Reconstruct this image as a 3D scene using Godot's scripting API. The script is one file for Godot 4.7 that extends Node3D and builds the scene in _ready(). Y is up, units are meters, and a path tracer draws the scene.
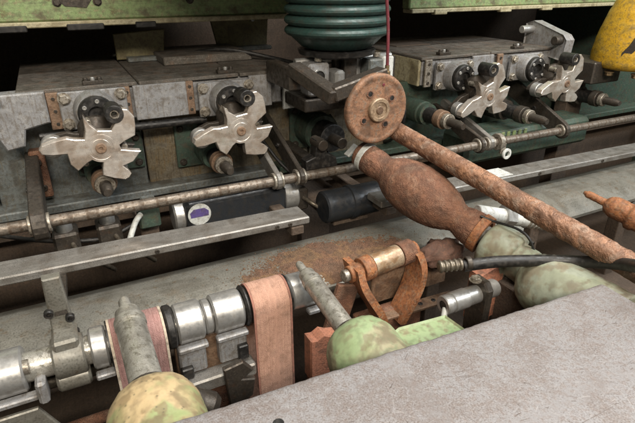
extends Node3D
# A worn industrial machine: star wheels, guide rod, belts and air cylinders behind a scratched steel plate.
# World axes: x runs along the machine, y is up, z points out of the machine towards the viewer. Metres.

const TS := 384
var layer := {}
var mats := {}
var taken := {}

# ------------------------------------------------------------------ mesh builder
class MB:
	var st := SurfaceTool.new()
	var xf := Transform3D()
	var grp := 1
	func _init():
		st.begin(Mesh.PRIMITIVE_TRIANGLES)
	func tri(a: Vector3, b: Vector3, c: Vector3, g: int):
		if (b - a).cross(c - a).length_squared() < 1e-18:
			return
		for p: Vector3 in [a, b, c]:
			st.set_smooth_group(g)
			st.add_vertex(xf * p)
	func face(pts: Array, centre: Vector3):
		# one flat convex face, turned so that its outside shows away from centre
		var m := Vector3.ZERO
		for p: Vector3 in pts: m += p
		m /= pts.size()
		var n: Vector3 = (pts[1] - pts[0]).cross(pts[2] - pts[0])
		if n.dot(m - centre) > 0.0:
			pts.reverse()
		for i in range(1, pts.size() - 1):
			tri(pts[0], pts[i], pts[i + 1], -1)
	func box(c: Vector3, size: Vector3, bev := 0.002, bas := Basis()):
		var h := size * 0.5
		var b: float = minf(bev, minf(h.x, minf(h.y, h.z)) * 0.6)
		var v := {}
		for sx in [-1, 1]:
			for sy in [-1, 1]:
				for sz in [-1, 1]:
					var k := Vector3i(sx, sy, sz)
					v[[k, 0]] = c + bas * Vector3(sx * h.x, sy * (h.y - b), sz * (h.z - b))
					v[[k, 1]] = c + bas * Vector3(sx * (h.x - b), sy * h.y, sz * (h.z - b))
					v[[k, 2]] = c + bas * Vector3(sx * (h.x - b), sy * (h.y - b), sz * h.z)
					face([v[[k, 0]], v[[k, 1]], v[[k, 2]]], c)
		var quad := [[-1, -1], [1, -1], [1, 1], [-1, 1]]
		for a in 3:
			for s in [-1, 1]:
				var f := []
				for q in quad:
					var k := Vector3i()
					k[a] = s; k[(a + 1) % 3] = q[0]; k[(a + 2) % 3] = q[1]
					f.append(v[[k, a]])
				face(f, c)
			var a1 := (a + 1) % 3
			for s in [-1, 1]:
				for u in [-1, 1]:
					var k0 := Vector3i(); var k1 := Vector3i()
					k0[a] = s; k0[a1] = u; k0[(a + 2) % 3] = -1
					k1 = k0; k1[(a + 2) % 3] = 1
					face([v[[k0, a]], v[[k1, a]], v[[k1, a1]], v[[k0, a1]]], c)
	func frame(d: Vector3) -> Basis:
		var w := d.normalized()
		var u := (Vector3.UP if absf(w.y) < 0.9 else Vector3.RIGHT).cross(w).normalized()
		return Basis(u, w.cross(u), w)
	func lathe(a: Vector3, d: Vector3, prof: Array, seg := 28, flat := false, turn := 0.0):
		# prof: Vector2(radius, distance along d)
		var f := frame(d)
		var ring := []
		for p: Vector2 in prof:
			var r := []
			for i in seg:
				var t := TAU * i / seg + turn
				r.append(a + f * Vector3(cos(t) * p.x, sin(t) * p.x, p.y))
			ring.append(r)
		grp += 1
		for j in range(prof.size() - 1):
			if j > 0:
				var e0: Vector2 = prof[j] - prof[j - 1]
				var e1: Vector2 = prof[j + 1] - prof[j]
				if absf(e0.angle_to(e1)) > 0.5: grp += 1
			for i in seg:
				var k := (i + 1) % seg
				var g := -1 if flat else grp
				tri(ring[j][i], ring[j + 1][i], ring[j + 1][k], g)
				tri(ring[j][i], ring[j + 1][k], ring[j][k], g)
	func rough(a: Vector3, d: Vector3, prof: Array, seg: int, step: float, amp: float, freq: float, seed_: int, flake := 0.0):
		# a turned shape whose skin is pitted and lumpy
		var nz := FastNoiseLite.new()
		nz.seed = seed_; nz.frequency = freq; nz.fractal_octaves = 4
		var fl := FastNoiseLite.new()
		fl.seed = seed_ + 1; fl.frequency = freq * 0.22; fl.fractal_octaves = 5
		var f := frame(d)
		var fine := []
		for j in range(prof.size() - 1):
			var p: Vector2 = prof[j]; var q: Vector2 = prof[j + 1]
			var n := maxi(1, int(p.distance_to(q) / step))
			for k in n: fine.append(p.lerp(q, float(k) / n))
		fine.append(prof[-1])
		var rows := []
		for p: Vector2 in fine:
			var row := []
			for i in seg:
				var t := TAU * i / seg
				var w := a + f * Vector3(cos(t) * p.x, sin(t) * p.x, p.y)
				var k := nz.get_noise_3dv(w) * amp
				if flake > 0.0: k -= smoothstep(0.05, 0.12, fl.get_noise_3dv(w)) * flake
				var rr := p.x + k * minf(1.0, p.x / 0.01)
				row.append(a + f * Vector3(cos(t) * rr, sin(t) * rr, p.y + k * 0.5))
			rows.append(row)
		grp += 1
		for j in range(rows.size() - 1):
			for i in seg:
				var k := (i + 1) % seg
				tri(rows[j][i], rows[j + 1][i], rows[j + 1][k], grp)
				tri(rows[j][i], rows[j + 1][k], rows[j][k], grp)
	func cyl(a: Vector3, b: Vector3, r: float, bev := 0.0015, seg := 28):
		var l := a.distance_to(b)
		lathe(a, b - a, [Vector2(0, 0), Vector2(r - bev, 0), Vector2(r, bev), Vector2(r, l - bev), Vector2(r - bev, l), Vector2(0, l)], seg)
	func ring(a: Vector3, b: Vector3, ro: float, ri: float, bev := 0.001, seg := 28):
		var l := a.distance_to(b)
		lathe(a, b - a, [Vector2(ri, 0), Vector2(ro - bev, 0), Vector2(ro, bev), Vector2(ro, l - bev), Vector2(ro - bev, l), Vector2(ri, l), Vector2(ri, 0)], seg)
	func hexhead(a: Vector3, d: Vector3, r: float, h: float, turn := 0.0):
		var n := d.normalized()
		lathe(a, n, [Vector2(r * 1.25, 0), Vector2(r * 1.25, h * 0.2), Vector2(0, h * 0.2)], 16)
		lathe(a, n, [Vector2(r, h * 0.2), Vector2(r, h * 0.85), Vector2(r * 0.82, h), Vector2(0, h)], 6, true, turn)
	func socket(a: Vector3, d: Vector3, r: float, h: float):
		lathe(a, d, [Vector2(r, 0), Vector2(r, h * 0.85), Vector2(r * 0.88, h), Vector2(r * 0.5, h), Vector2(r * 0.45, h * 0.5), Vector2(0, h * 0.5)], 18)
	func prism(poly: PackedVector2Array, o: Vector3, u: Vector3, v: Vector3, depth: float, bev := 0.0012):
		# polygon in the plane (u, v) at o; the solid reaches depth along u x v
		var n := u.cross(v).normalized()
		var pts := poly.duplicate()
		var area := 0.0
		for i in pts.size():
			area += pts[i].cross(pts[(i + 1) % pts.size()])
		if area < 0: pts.reverse()
		var inn := PackedVector2Array()
		var c := pts.size()
		for i in c:
			var e0 := (pts[i] - pts[(i + c - 1) % c]).normalized()
			var e1 := (pts[(i + 1) % c] - pts[i]).normalized()
			var n0 := Vector2(-e0.y, e0.x); var n1 := Vector2(-e1.y, e1.x)
			var m := (n0 + n1)
			m = m / maxf(m.length_squared() * 0.5, 0.25)
			inn.append(pts[i] + m * bev)
		var at := func(p: Vector2, h: float) -> Vector3: return o + u * p.x + v * p.y + n * h
		var idx := Geometry2D.triangulate_polygon(inn)
		for i in range(0, idx.size(), 3):
			var a := inn[idx[i]]; var b := inn[idx[i + 1]]; var d := inn[idx[i + 2]]
			if (b - a).cross(d - a) < 0:
				var t := b; b = d; d = t
			tri(at.call(a, depth), at.call(d, depth), at.call(b, depth), -1)
			tri(at.call(a, 0.0), at.call(b, 0.0), at.call(d, 0.0), -1)
		for i in c:
			var k := (i + 1) % c
			for q in [[inn[i], inn[k], 0.0, pts[i], pts[k], bev], [pts[i], pts[k], bev, pts[i], pts[k], depth - bev], [pts[i], pts[k], depth - bev, inn[i], inn[k], depth]]:
				var a: Vector3 = at.call(q[0], q[2]); var b: Vector3 = at.call(q[1], q[2])
				var d: Vector3 = at.call(q[4], q[5]); var e: Vector3 = at.call(q[3], q[5])
				tri(a, d, b, -1); tri(a, e, d, -1)
	func tube(path: Array, rad, seg := 14):
		grp += 1
		var rings := []
		var t0: Vector3 = (path[1] - path[0]).normalized()
		var f := frame(t0)
		for j in path.size():
			var t: Vector3 = (path[mini(j + 1, path.size() - 1)] - path[maxi(j - 1, 0)]).normalized()
			var ax := f.z.cross(t)
			if ax.length() > 1e-5:
				f = Basis(ax.normalized(), f.z.angle_to(t)) * f
			var r: float = rad[j] if rad is Array else rad
			var row := []
			for i in seg:
				row.append(path[j] + f * Vector3(cos(TAU * i / seg) * r, sin(TAU * i / seg) * r, 0))
			rings.append(row)
		for j in range(path.size() - 1):
			for i in seg:
				var k := (i + 1) % seg
				tri(rings[j][i], rings[j + 1][i], rings[j + 1][k], grp)
				tri(rings[j][i], rings[j + 1][k], rings[j][k], grp)
		for i in seg:
			var k := (i + 1) % seg
			tri(path[0], rings[0][i], rings[0][k], -1)
			tri(path[-1], rings[-1][k], rings[-1][i], -1)

# ------------------------------------------------------------------ scene tree helpers
func numbered(called: String) -> String:
	var n: int = taken.get(called, 0)
	taken[called] = n + 1
	return called if n == 0 else "%s_%03d" % [called, n]
func thing(called: String, label: String, category: String, at: Vector3, group := "") -> Node3D:
	var o := Node3D.new()
	o.name = numbered(called)
	add_child(o, true)
	o.position = at
	o.set_meta("label", label)
	o.set_meta("category", category)
	if group: o.set_meta("group", group)
	return o
func origin(p: Node) -> Vector3:
	var o := Vector3.ZERO
	while p != self:
		o += p.position
		p = p.get_parent()
	return o
func mb(p: Node) -> MB:
	var m := MB.new()
	m.xf = Transform3D(Basis(), -origin(p))
	return m
func part(p: Node, called: String, m: MB, material: String, label := "") -> MeshInstance3D:
	m.st.generate_normals()
	var o := MeshInstance3D.new()
	o.name = called
	o.mesh = m.st.commit()
	o.material_override = mats[material]
	p.add_child(o, true)
	if label: o.set_meta("label", label)
	return o
func pbox(p, called, c, size, material, bev := 0.002, bas := Basis(), label := "") -> MeshInstance3D:
	var m := mb(p); m.box(c, size, bev, bas); return part(p, called, m, material, label)
func pcyl(p, called, a, b, r, material, bev := 0.0015, label := "") -> MeshInstance3D:
	var m := mb(p); m.cyl(a, b, r, bev); return part(p, called, m, material, label)
func pring(p, called, a, b, ro, ri, material) -> MeshInstance3D:
	var m := mb(p); m.ring(a, b, ro, ri); return part(p, called, m, material)
func plathe(p, called, a, d, prof, material, seg := 32, label := "") -> MeshInstance3D:
	var m := mb(p); m.lathe(a, d, prof, seg); return part(p, called, m, material, label)
func prough(p, called, a, d, prof, material, seg, step, amp, freq, seed_, flake := 0.0, label := "") -> MeshInstance3D:
	var m := mb(p); m.rough(a, d, prof, seg, step, amp, freq, seed_, flake); return part(p, called, m, material, label)
func pbolt(p, a, d, r, material := "bolt", h := 0.0) -> MeshInstance3D:
	var m := mb(p); m.hexhead(a, d, r, h if h > 0 else r * 0.9, a.x * 37.0 + a.y * 91.0); return part(p, "bolt", m, material)
func pscrew(p, a, d, r, material := "dark_steel", h := 0.0) -> MeshInstance3D:
	var m := mb(p); m.socket(a, d, r, h if h > 0 else r); return part(p, "screw", m, material)
func pprism(p, called, poly, o, u, v, depth, material, bev := 0.0012, label := "") -> MeshInstance3D:
	var m := mb(p); m.prism(PackedVector2Array(poly), o, u, v, depth, bev); return part(p, called, m, material, label)
func ptube(p, called, path, r, material, seg := 14, label := "") -> MeshInstance3D:
	var m := mb(p); m.tube(path, r, seg); return part(p, called, m, material, label)
func curve(pts: Array, n := 40) -> Array:
	var c := Curve3D.new()
	for i in pts.size():
		var t: Vector3 = (pts[mini(i + 1, pts.size() - 1)] - pts[maxi(i - 1, 0)]) / 6.0
		c.add_point(pts[i], -t, t)
	var out := []
	var l := c.get_baked_length()
	for i in n + 1:
		out.append(c.sample_baked(l * i / n, true))
	return out

# ------------------------------------------------------------------ materials
func noise(seed_: int, freq: float, oct := 4, kind := FastNoiseLite.TYPE_SIMPLEX_SMOOTH) -> FastNoiseLite:
	var n := FastNoiseLite.new()
	n.seed = seed_; n.frequency = freq; n.noise_type = kind
	n.fractal_type = FastNoiseLite.FRACTAL_FBM if oct > 1 else FastNoiseLite.FRACTAL_NONE
	n.fractal_octaves = oct
	return n
func make_layers():
	var im := {}
	im.fine = noise(1, 0.06, 4).get_seamless_image(TS, TS)
	im.grain = noise(2, 0.25, 2).get_seamless_image(TS, TS)
	im.mid = noise(3, 0.022, 5).get_seamless_image(TS, TS)
	im.big = noise(4, 0.008, 4).get_seamless_image(TS, TS)
	im.blot = noise(5, 0.014, 6).get_seamless_image(TS, TS)
	im.chip = noise(6, 0.035, 6).get_seamless_image(TS, TS)
	var cn := noise(7, 0.06, 1, FastNoiseLite.TYPE_CELLULAR)
	cn.cellular_return_type = FastNoiseLite.RETURN_DISTANCE
	im.spot = cn.get_seamless_image(TS, TS)
	var sx: Image = noise(8, 0.09, 4).get_seamless_image(24, TS)
	sx.resize(TS, TS, Image.INTERPOLATE_CUBIC)
	im.streakx = sx
	var sy: Image = noise(9, 0.09, 4).get_seamless_image(TS, 24)
	sy.resize(TS, TS, Image.INTERPOLATE_CUBIC)
	im.streaky = sy
	var rg := noise(10, 0.018, 5)
	rg.fractal_type = FastNoiseLite.FRACTAL_RIDGED
	im.ridge = rg.get_seamless_image(TS, TS)
	for k in im:
		var i: Image = im[k]
		i.convert(Image.FORMAT_L8)
		layer[k] = i.get_data()
	for k in ["grain", "fine", "chip", "spot"]:
		var i: Image = im[k].duplicate()
		i.convert(Image.FORMAT_RGBA8)
		i.bump_map_to_normal_map(3.0)
		layer["n_" + k] = ImageTexture.create_from_image(i)
func lut(lo: float, hi: float, s: float) -> PackedFloat32Array:
	var o := PackedFloat32Array()
	for i in 256:
		o.append(smoothstep(lo, hi, i / 255.0) * s if hi > lo else (1.0 - smoothstep(hi, lo, i / 255.0)) * s)
	return o
func paint(base: Color, layers: Array) -> ImageTexture:
	var n := TS * TS
	var r := PackedFloat32Array(); r.resize(n); r.fill(base.r * 255)
	var g := PackedFloat32Array(); g.resize(n); g.fill(base.g * 255)
	var b := PackedFloat32Array(); b.resize(n); b.fill(base.b * 255)
	for l in layers:
		var d: PackedByteArray = layer[l[0]]
		var w := lut(l[1], l[2], l[4])
		if l[0] in ["chip", "blot"]:
			w = lut(l[1] + 0.03, l[2] + 0.14, l[4] * 0.75)
		var c: Color = l[3]
		var cr := c.r * 255; var cg := c.g * 255; var cb := c.b * 255
		for i in n:
			var k := w[d[i]]
			if k > 0.004:
				r[i] += (cr - r[i]) * k
				g[i] += (cg - g[i]) * k
				b[i] += (cb - b[i]) * k
	var o := PackedByteArray(); o.resize(n * 3)
	for i in n:
		o[i * 3] = int(r[i]); o[i * 3 + 1] = int(g[i]); o[i * 3 + 2] = int(b[i])
	var im := Image.create_from_data(TS, TS, false, Image.FORMAT_RGB8, o)
	return ImageTexture.create_from_image(im)
var rough_made := {}
func rough_tex(lo: float, hi: float, src: String) -> ImageTexture:
	var key := "%s %.2f %.2f" % [src, lo, hi]
	if not rough_made.has(key):
		var d: PackedByteArray = layer[src]
		var o := PackedByteArray(); o.resize(d.size())
		for i in d.size(): o[i] = int(lerpf(lo, hi, smoothstep(0.25, 0.75, d[i] / 255.0)) * 255)
		rough_made[key] = ImageTexture.create_from_image(Image.create_from_data(TS, TS, false, Image.FORMAT_L8, o))
	return rough_made[key]
func mat(called: String, base: Color, layers: Array, scale: float, metal: float, ro: Array, nrm := "", ns := 0.5):
	var m := StandardMaterial3D.new()
	m.uv1_triplanar = true
	m.uv1_world_triplanar = true
	m.uv1_scale = Vector3.ONE * scale * 1.7
	m.uv1_offset = Vector3(mats.size() * 0.173, mats.size() * 0.311, mats.size() * 0.097)
	m.uv1_triplanar_sharpness = 4.0
	var ds := 0.35 if called in ["drum", "dome", "dome_green", "coupling", "belt", "belt_red", "star", "bar", "chrome", "cast", "white", "piston"] else 0.8
	var gs := 0.15 if called in ["star", "chrome", "dome", "dome_green", "coupling"] else 1.0
	var dirt := [["fine", .4, .8, base.darkened(0.28), .55 * ds], ["grain", .52, .85, base.lightened(0.18), .35 * gs], ["mid", .5, .95, C("4a4036"), .4 * ds], ["big", .5, .95, C("3b332b"), .4 * ds], ["grain", .38, .15, base.darkened(0.45), .5 * gs]]
	m.albedo_texture = paint(base, layers + dirt)
	m.metallic = metal
	if ro.size() == 3:
		m.roughness = 1.0
		m.roughness_texture = rough_tex(ro[0], ro[1], ro[2])
	else:
		m.roughness = ro[0]
	if nrm:
		m.normal_enabled = true
		m.normal_texture = layer["n_" + nrm]
		m.normal_scale = ns
	mats[called] = m
func C(h: String) -> Color:
	return Color.html(h)
func make_materials():
	make_layers()
	mat("cast", C("929293"), [["mid", .45, .95, C("726c64"), .7], ["streaky", .55, .8, C("6a6056"), .5], ["chip", .6, .75, C("54493d"), .6], ["grain", .6, .9, C("7d776d"), .5], ["blot", .3, .15, C("acaba8"), .5]], 3.2, 0.35, [.42, .7, "mid"], "grain", .25)
	mat("cover", C("5d5851"), [["big", .4, .75, C("4b463f"), .8], ["chip", .55, .7, C("6f6a63"), .6], ["blot", .52, .75, C("6b5140"), .7], ["spot", .1, .03, C("a8a49c"), .6], ["streakx", .55, .8, C("3c3630"), .6], ["grain", .6, .95, C("857e74"), .4]], 2.4, 0.25, [.5, .8, "mid"], "fine", .25)
	mat("star", C("d4cbc1"), [["streakx", .35, .75, C("e6e0d8"), .6], ["big", .45, .75, C("b9a593"), .6], ["blot", .55, .8, C("9d866f"), .5], ["fine", .66, .85, C("f0ece6"), .5]], 2.6, 0.7, [.22, .4, "mid"])
	mat("chrome", C("b4b3b0"), [["mid", .5, .9, C("aaa7a1"), .5], ["chip", .68, .8, C("8b8378"), .4], ["fine", .6, .85, C("d8d7d4"), .5]], 5.0, 0.7, [.3, .46, "mid"], "grain", .08)
	mat("bolt", C("a9a296"), [["mid", .5, .75, C("6f6455"), .7], ["grain", .6, .9, C("564a3d"), .5]], 9.0, 0.6, [.4], "grain", .2)
	mat("dark_steel", C("4a443d"), [["mid", .45, .75, C("2c2824"), .8], ["chip", .6, .72, C("70675b"), .6], ["blot", .62, .8, C("5d4230"), .6]], 4.5, 0.5, [.35, .62, "mid"], "grain", .25)
	mat("black", C("1b1a19"), [["mid", .5, .8, C("2c2a28"), .7], ["fine", .66, .85, C("45413c"), .5]], 5.0, 0.0, [.35, .6, "mid"], "grain", .2)
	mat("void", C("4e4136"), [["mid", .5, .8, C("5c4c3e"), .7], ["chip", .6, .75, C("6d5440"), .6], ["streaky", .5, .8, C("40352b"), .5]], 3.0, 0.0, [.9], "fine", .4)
	mat("green_paint", C("7d9160"), [["big", .45, .75, C("8c9e6c"), .8], ["streakx", .5, .85, C("6f7d55"), .7], ["chip", .52, .68, C("8b7c60"), .9], ["blot", .62, .75, C("55452f"), .8], ["grain", .65, .95, C("a3b37c"), .4]], 2.6, 0.0, [.4, .7, "mid"], "fine", .2)
	mat("green_dark", C("3c4d42"), [["mid", .5, .8, C("2c3830"), .8], ["chip", .56, .7, C("646b5c"), .6], ["blot", .55, .75, C("564936"), .8], ["fine", .62, .85, C("5c6e62"), .5]], 4.2, 0.0, [.35, .65, "mid"], "fine", .2)
	mat("panel", C("706652"), [["streaky", .45, .75, C("6d5637"), .8], ["big", .45, .7, C("7a766a"), .7], ["streaky", .35, .15, C("4d3d28"), .8], ["chip", .58, .7, C("574a37"), .8], ["grain", .6, .9, C("96917f"), .4]], 3.0, 0.2, [.4, .7, "mid"], "fine", .25)
	mat("blue_grey", C("737877"), [["big", .45, .75, C("5f605a"), .7], ["chip", .6, .7, C("5a5345"), .7], ["streaky", .6, .8, C("6b6250"), .6], ["grain", .6, .9, C("8a8e8b"), .4]], 3.0, 0.3, [.35, .6, "mid"], "fine", .2)
	mat("rust", C("74503d"), [["blot", .42, .62, C("8d6349"), .9], ["big", .5, .75, C("5d3f30"), .8], ["chip", .5, .68, C("4b3022"), .7], ["mid", .58, .8, C("a47e66"), .6], ["fine", .62, .85, C("b5937d"), .5]], 2.3, 0.0, [.9], "grain", 1.0)
	mat("rust_dust", C("5e4636"), [["big", .45, .65, C("7a5c3e"), .9], ["blot", .45, .7, C("704d39"), .8], ["chip", .5, .7, C("46301f"), .7], ["grain", .5, .85, C("8f725a"), .5]], 2.4, 0.0, [.95], "grain", 1.2)
	mat("rust_crust", C("5f4438"), [["blot", .45, .7, C("7a5745"), .8], ["chip", .5, .7, C("4a3a38"), .8], ["fine", .6, .85, C("8f7264"), .6]], 6.0, 0.0, [.9], "chip", 1.2)
	mat("rust_orange", C("935f3d"), [["blot", .45, .7, C("ad7547"), .85], ["chip", .5, .66, C("5b3a28"), .9], ["mid", .6, .8, C("c09a78"), .6], ["grain", .6, .9, C("6b4028"), .5]], 5.5, 0.1, [.6, .9, "mid"], "chip", .7)
	mat("rust_tan", C("7c6450"), [["big", .45, .7, C("6b4f3b"), .8], ["blot", .5, .8, C("8f745c"), .6], ["chip", .58, .7, C("4f382a"), .7], ["grain", .6, .9, C("9c8570"), .4]], 4.0, 0.15, [.5, .75, "mid"], "fine", .4)
	mat("rust_disc", C("8b664d"), [["big", .4, .7, C("75543f"), .8], ["blot", .5, .8, C("9c7860"), .6], ["chip", .58, .7, C("553b2c"), .8], ["grain", .6, .9, C("a88c78"), .5], ["mid", .62, .85, C("8f8478"), .6]], 5.0, 0.15, [.55, .8, "mid"], "chip", .5)
	mat("hub_tan", C("a08a72"), [["mid", .45, .8, C("80664c"), .7], ["chip", .6, .75, C("5e4531"), .7]], 5.0, 0.3, [.4, .6, "mid"], "fine", .3)
	mat("rod_rust", C("86634d"), [["blot", .42, .62, C("a5795b"), .9], ["big", .5, .75, C("6a4937"), .8], ["chip", .52, .66, C("553927"), .8], ["mid", .55, .78, C("b59c8b"), .75], ["fine", .62, .85, C("6e4c39"), .5]], 2.0, 0.1, [.5, .85, "mid"], "grain", .7)
	mat("belt", C("aa8370"), [["streaky", .4, .75, C("bd947f"), .7], ["streaky", .38, .2, C("a67e69"), .5], ["mid", .55, .9, C("a27660"), .5], ["grain", .5, .8, C("cba793"), .45]], 4.0, 0.0, [.92], "grain", .7)
	mat("belt_red", C("97716b"), [["streaky", .4, .75, C("a9857f"), .8], ["streaky", .38, .2, C("7e5953"), .6], ["grain", .5, .8, C("b3928b"), .45]], 4.0, 0.0, [.92], "grain", .7)
	mat("belt_edge", C("c9bba8"), [["grain", .4, .8, C("a8957f"), .6]], 6.0, 0.0, [.95], "grain", .4)
	mat("belt_dark", C("97695a"), [["grain", .4, .8, C("7d5547"), .6]], 6.0, 0.0, [.95], "grain", .4)
	mat("drum", C("75736b"), [["big", .4, .8, C("67645b"), .7], ["streakx", .5, .85, C("807e77"), .5], ["chip", .68, .76, C("5d4a36"), .6], ["blot", .6, .85, C("6b5c4a"), .6]], 1.6, 0.3, [.34, .55, "mid"], "fine", .06)
	mat("bar", C("85827d"), [["streakx", .4, .75, C("95928d"), .7], ["big", .5, .85, C("706a62"), .6], ["blot", .62, .8, C("65574a"), .5]], 2.0, 0.5, [.34, .52, "mid"], "grain", .08)
	mat("rod", C("736a60"), [["streakx", .4, .75, C("8f857a"), .8], ["mid", .5, .75, C("5a4838"), .8], ["chip", .62, .72, C("b1a392"), .7]], 4.4, 0.55, [.35, .6, "mid"], "grain", .25)
	mat("yellow", C("b98f1f"), [["big", .45, .75, C("cba22c"), .8], ["chip", .66, .7, C("5f5443"), .9], ["blot", .66, .76, C("8a6a1d"), .5], ["spot", .07, .03, C("3d3427"), .7]], 3.2, 0.0, [.4, .65, "mid"], "fine", .25)
	mat("dome", C("ae9a76"), [["big", .57, .7, C("8a9868"), .9], ["blot", .45, .75, C("b5926a"), .7], ["fine", .5, .85, C("8d7c5e"), .4], ["chip", .53, .62, C("7d6c50"), .9], ["mid", .56, .8, C("6d5c44"), .6], ["spot", .07, .03, C("4a4738"), .6]], 1.5, 0.0, [.42, .65, "mid"], "fine", .15)
	mat("dome_green", C("8a9a74"), [["big", .58, .74, C("9a8f74"), .8], ["blot", .5, .75, C("7b9064"), .7], ["fine", .5, .85, C("71805c"), .4], ["chip", .53, .62, C("736a52"), .9], ["mid", .56, .8, C("6a5f49"), .6]], 1.5, 0.0, [.42, .65, "mid"], "fine", .15)
	mat("coupling", C("8d9282"), [["big", .45, .65, C("878c74"), .7], ["blot", .55, .8, C("9b8f76"), .6], ["chip", .54, .64, C("6f6655"), .9], ["mid", .56, .8, C("766852"), .6]], 1.5, 0.0, [.42, .65, "mid"], "fine", .15)
	mat("sleeve_tan", C("b09a80"), [["big", .45, .65, C("94704f"), .8], ["blot", .5, .7, C("7f5a3d"), .7], ["fine", .6, .85, C("d0c2ae"), .6]], 3.0, 0.4, [.3, .55, "mid"], "fine", .2)
	mat("piston", C("aeaba2"), [["blot", .5, .7, C("7b766a"), .8], ["chip", .55, .7, C("5a5549"), .7], ["fine", .58, .8, C("cfcdc6"), .7], ["grain", .6, .9, C("d5d3cc"), .4]], 4.2, 0.6, [.28, .5, "mid"], "fine", .25)
	mat("olive", C("726a49"), [["big", .45, .7, C("6c6140"), .7], ["chip", .6, .7, C("3e3725"), .7], ["grain", .6, .9, C("756b4a"), .4]], 3.0, 0.0, [.6], "fine", .2)
	mat("brass", C("8f7a5a"), [["mid", .45, .75, C("6c573d"), .8], ["chip", .55, .72, C("4a3c2c"), .7], ["fine", .6, .85, C("b5a17d"), .5]], 6.0, 0.6, [.35, .6, "mid"], "grain", .3)
	mat("fitting_steel", C("7b7366"), [["mid", .45, .75, C("544b40"), .8], ["fine", .6, .85, C("9c9486"), .5]], 6.0, 0.6, [.35, .6, "mid"], "grain", .2)
	mat("rubber_green", C("28403c"), [["streakx", .5, .8, C("33504a"), .7], ["mid", .55, .8, C("1d2f2c"), .7], ["grain", .62, .9, C("5a6b62"), .4]], 4.0, 0.0, [.35, .6, "mid"], "grain", .2)
	mat("pink_box", C("b0745a"), [["chip", .55, .68, C("8a5743"), .7], ["grain", .6, .9, C("c99480"), .4]], 5.0, 0.0, [.85], "fine", .4)
	mat("white", C("c6c8c4"), [["mid", .55, .8, C("a4a49e"), .6], ["chip", .64, .75, C("7e7666"), .5]], 5.0, 0.0, [.5], "grain", .1)
	mat("cream", C("a8a083"), [["big", .45, .7, C("958a68"), .8], ["chip", .6, .7, C("6e6246"), .6], ["grain", .6, .9, C("bab398"), .4]], 3.0, 0.0, [.5], "fine", .2)
	mat("sticker_purple", C("5b4c86"), [["mid", .5, .8, C("73659a"), .7]], 6.0, 0.0, [.4])
	mat("maroon", C("6f3038"), [["mid", .5, .8, C("8a4a4e"), .6]], 6.0, 0.1, [.4])
	mat("motor_blue", C("2a2d31"), [["mid", .5, .8, C("1f2124"), .7], ["fine", .66, .85, C("51565c"), .5]], 4.0, 0.2, [.28, .5, "mid"], "grain", .12)
	mat("floor", C("5a564f"), [["big", .45, .7, C("484540"), .8], ["chip", .6, .7, C("37332d"), .7]], 0.8, 0.0, [.85], "fine", .3)

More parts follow.
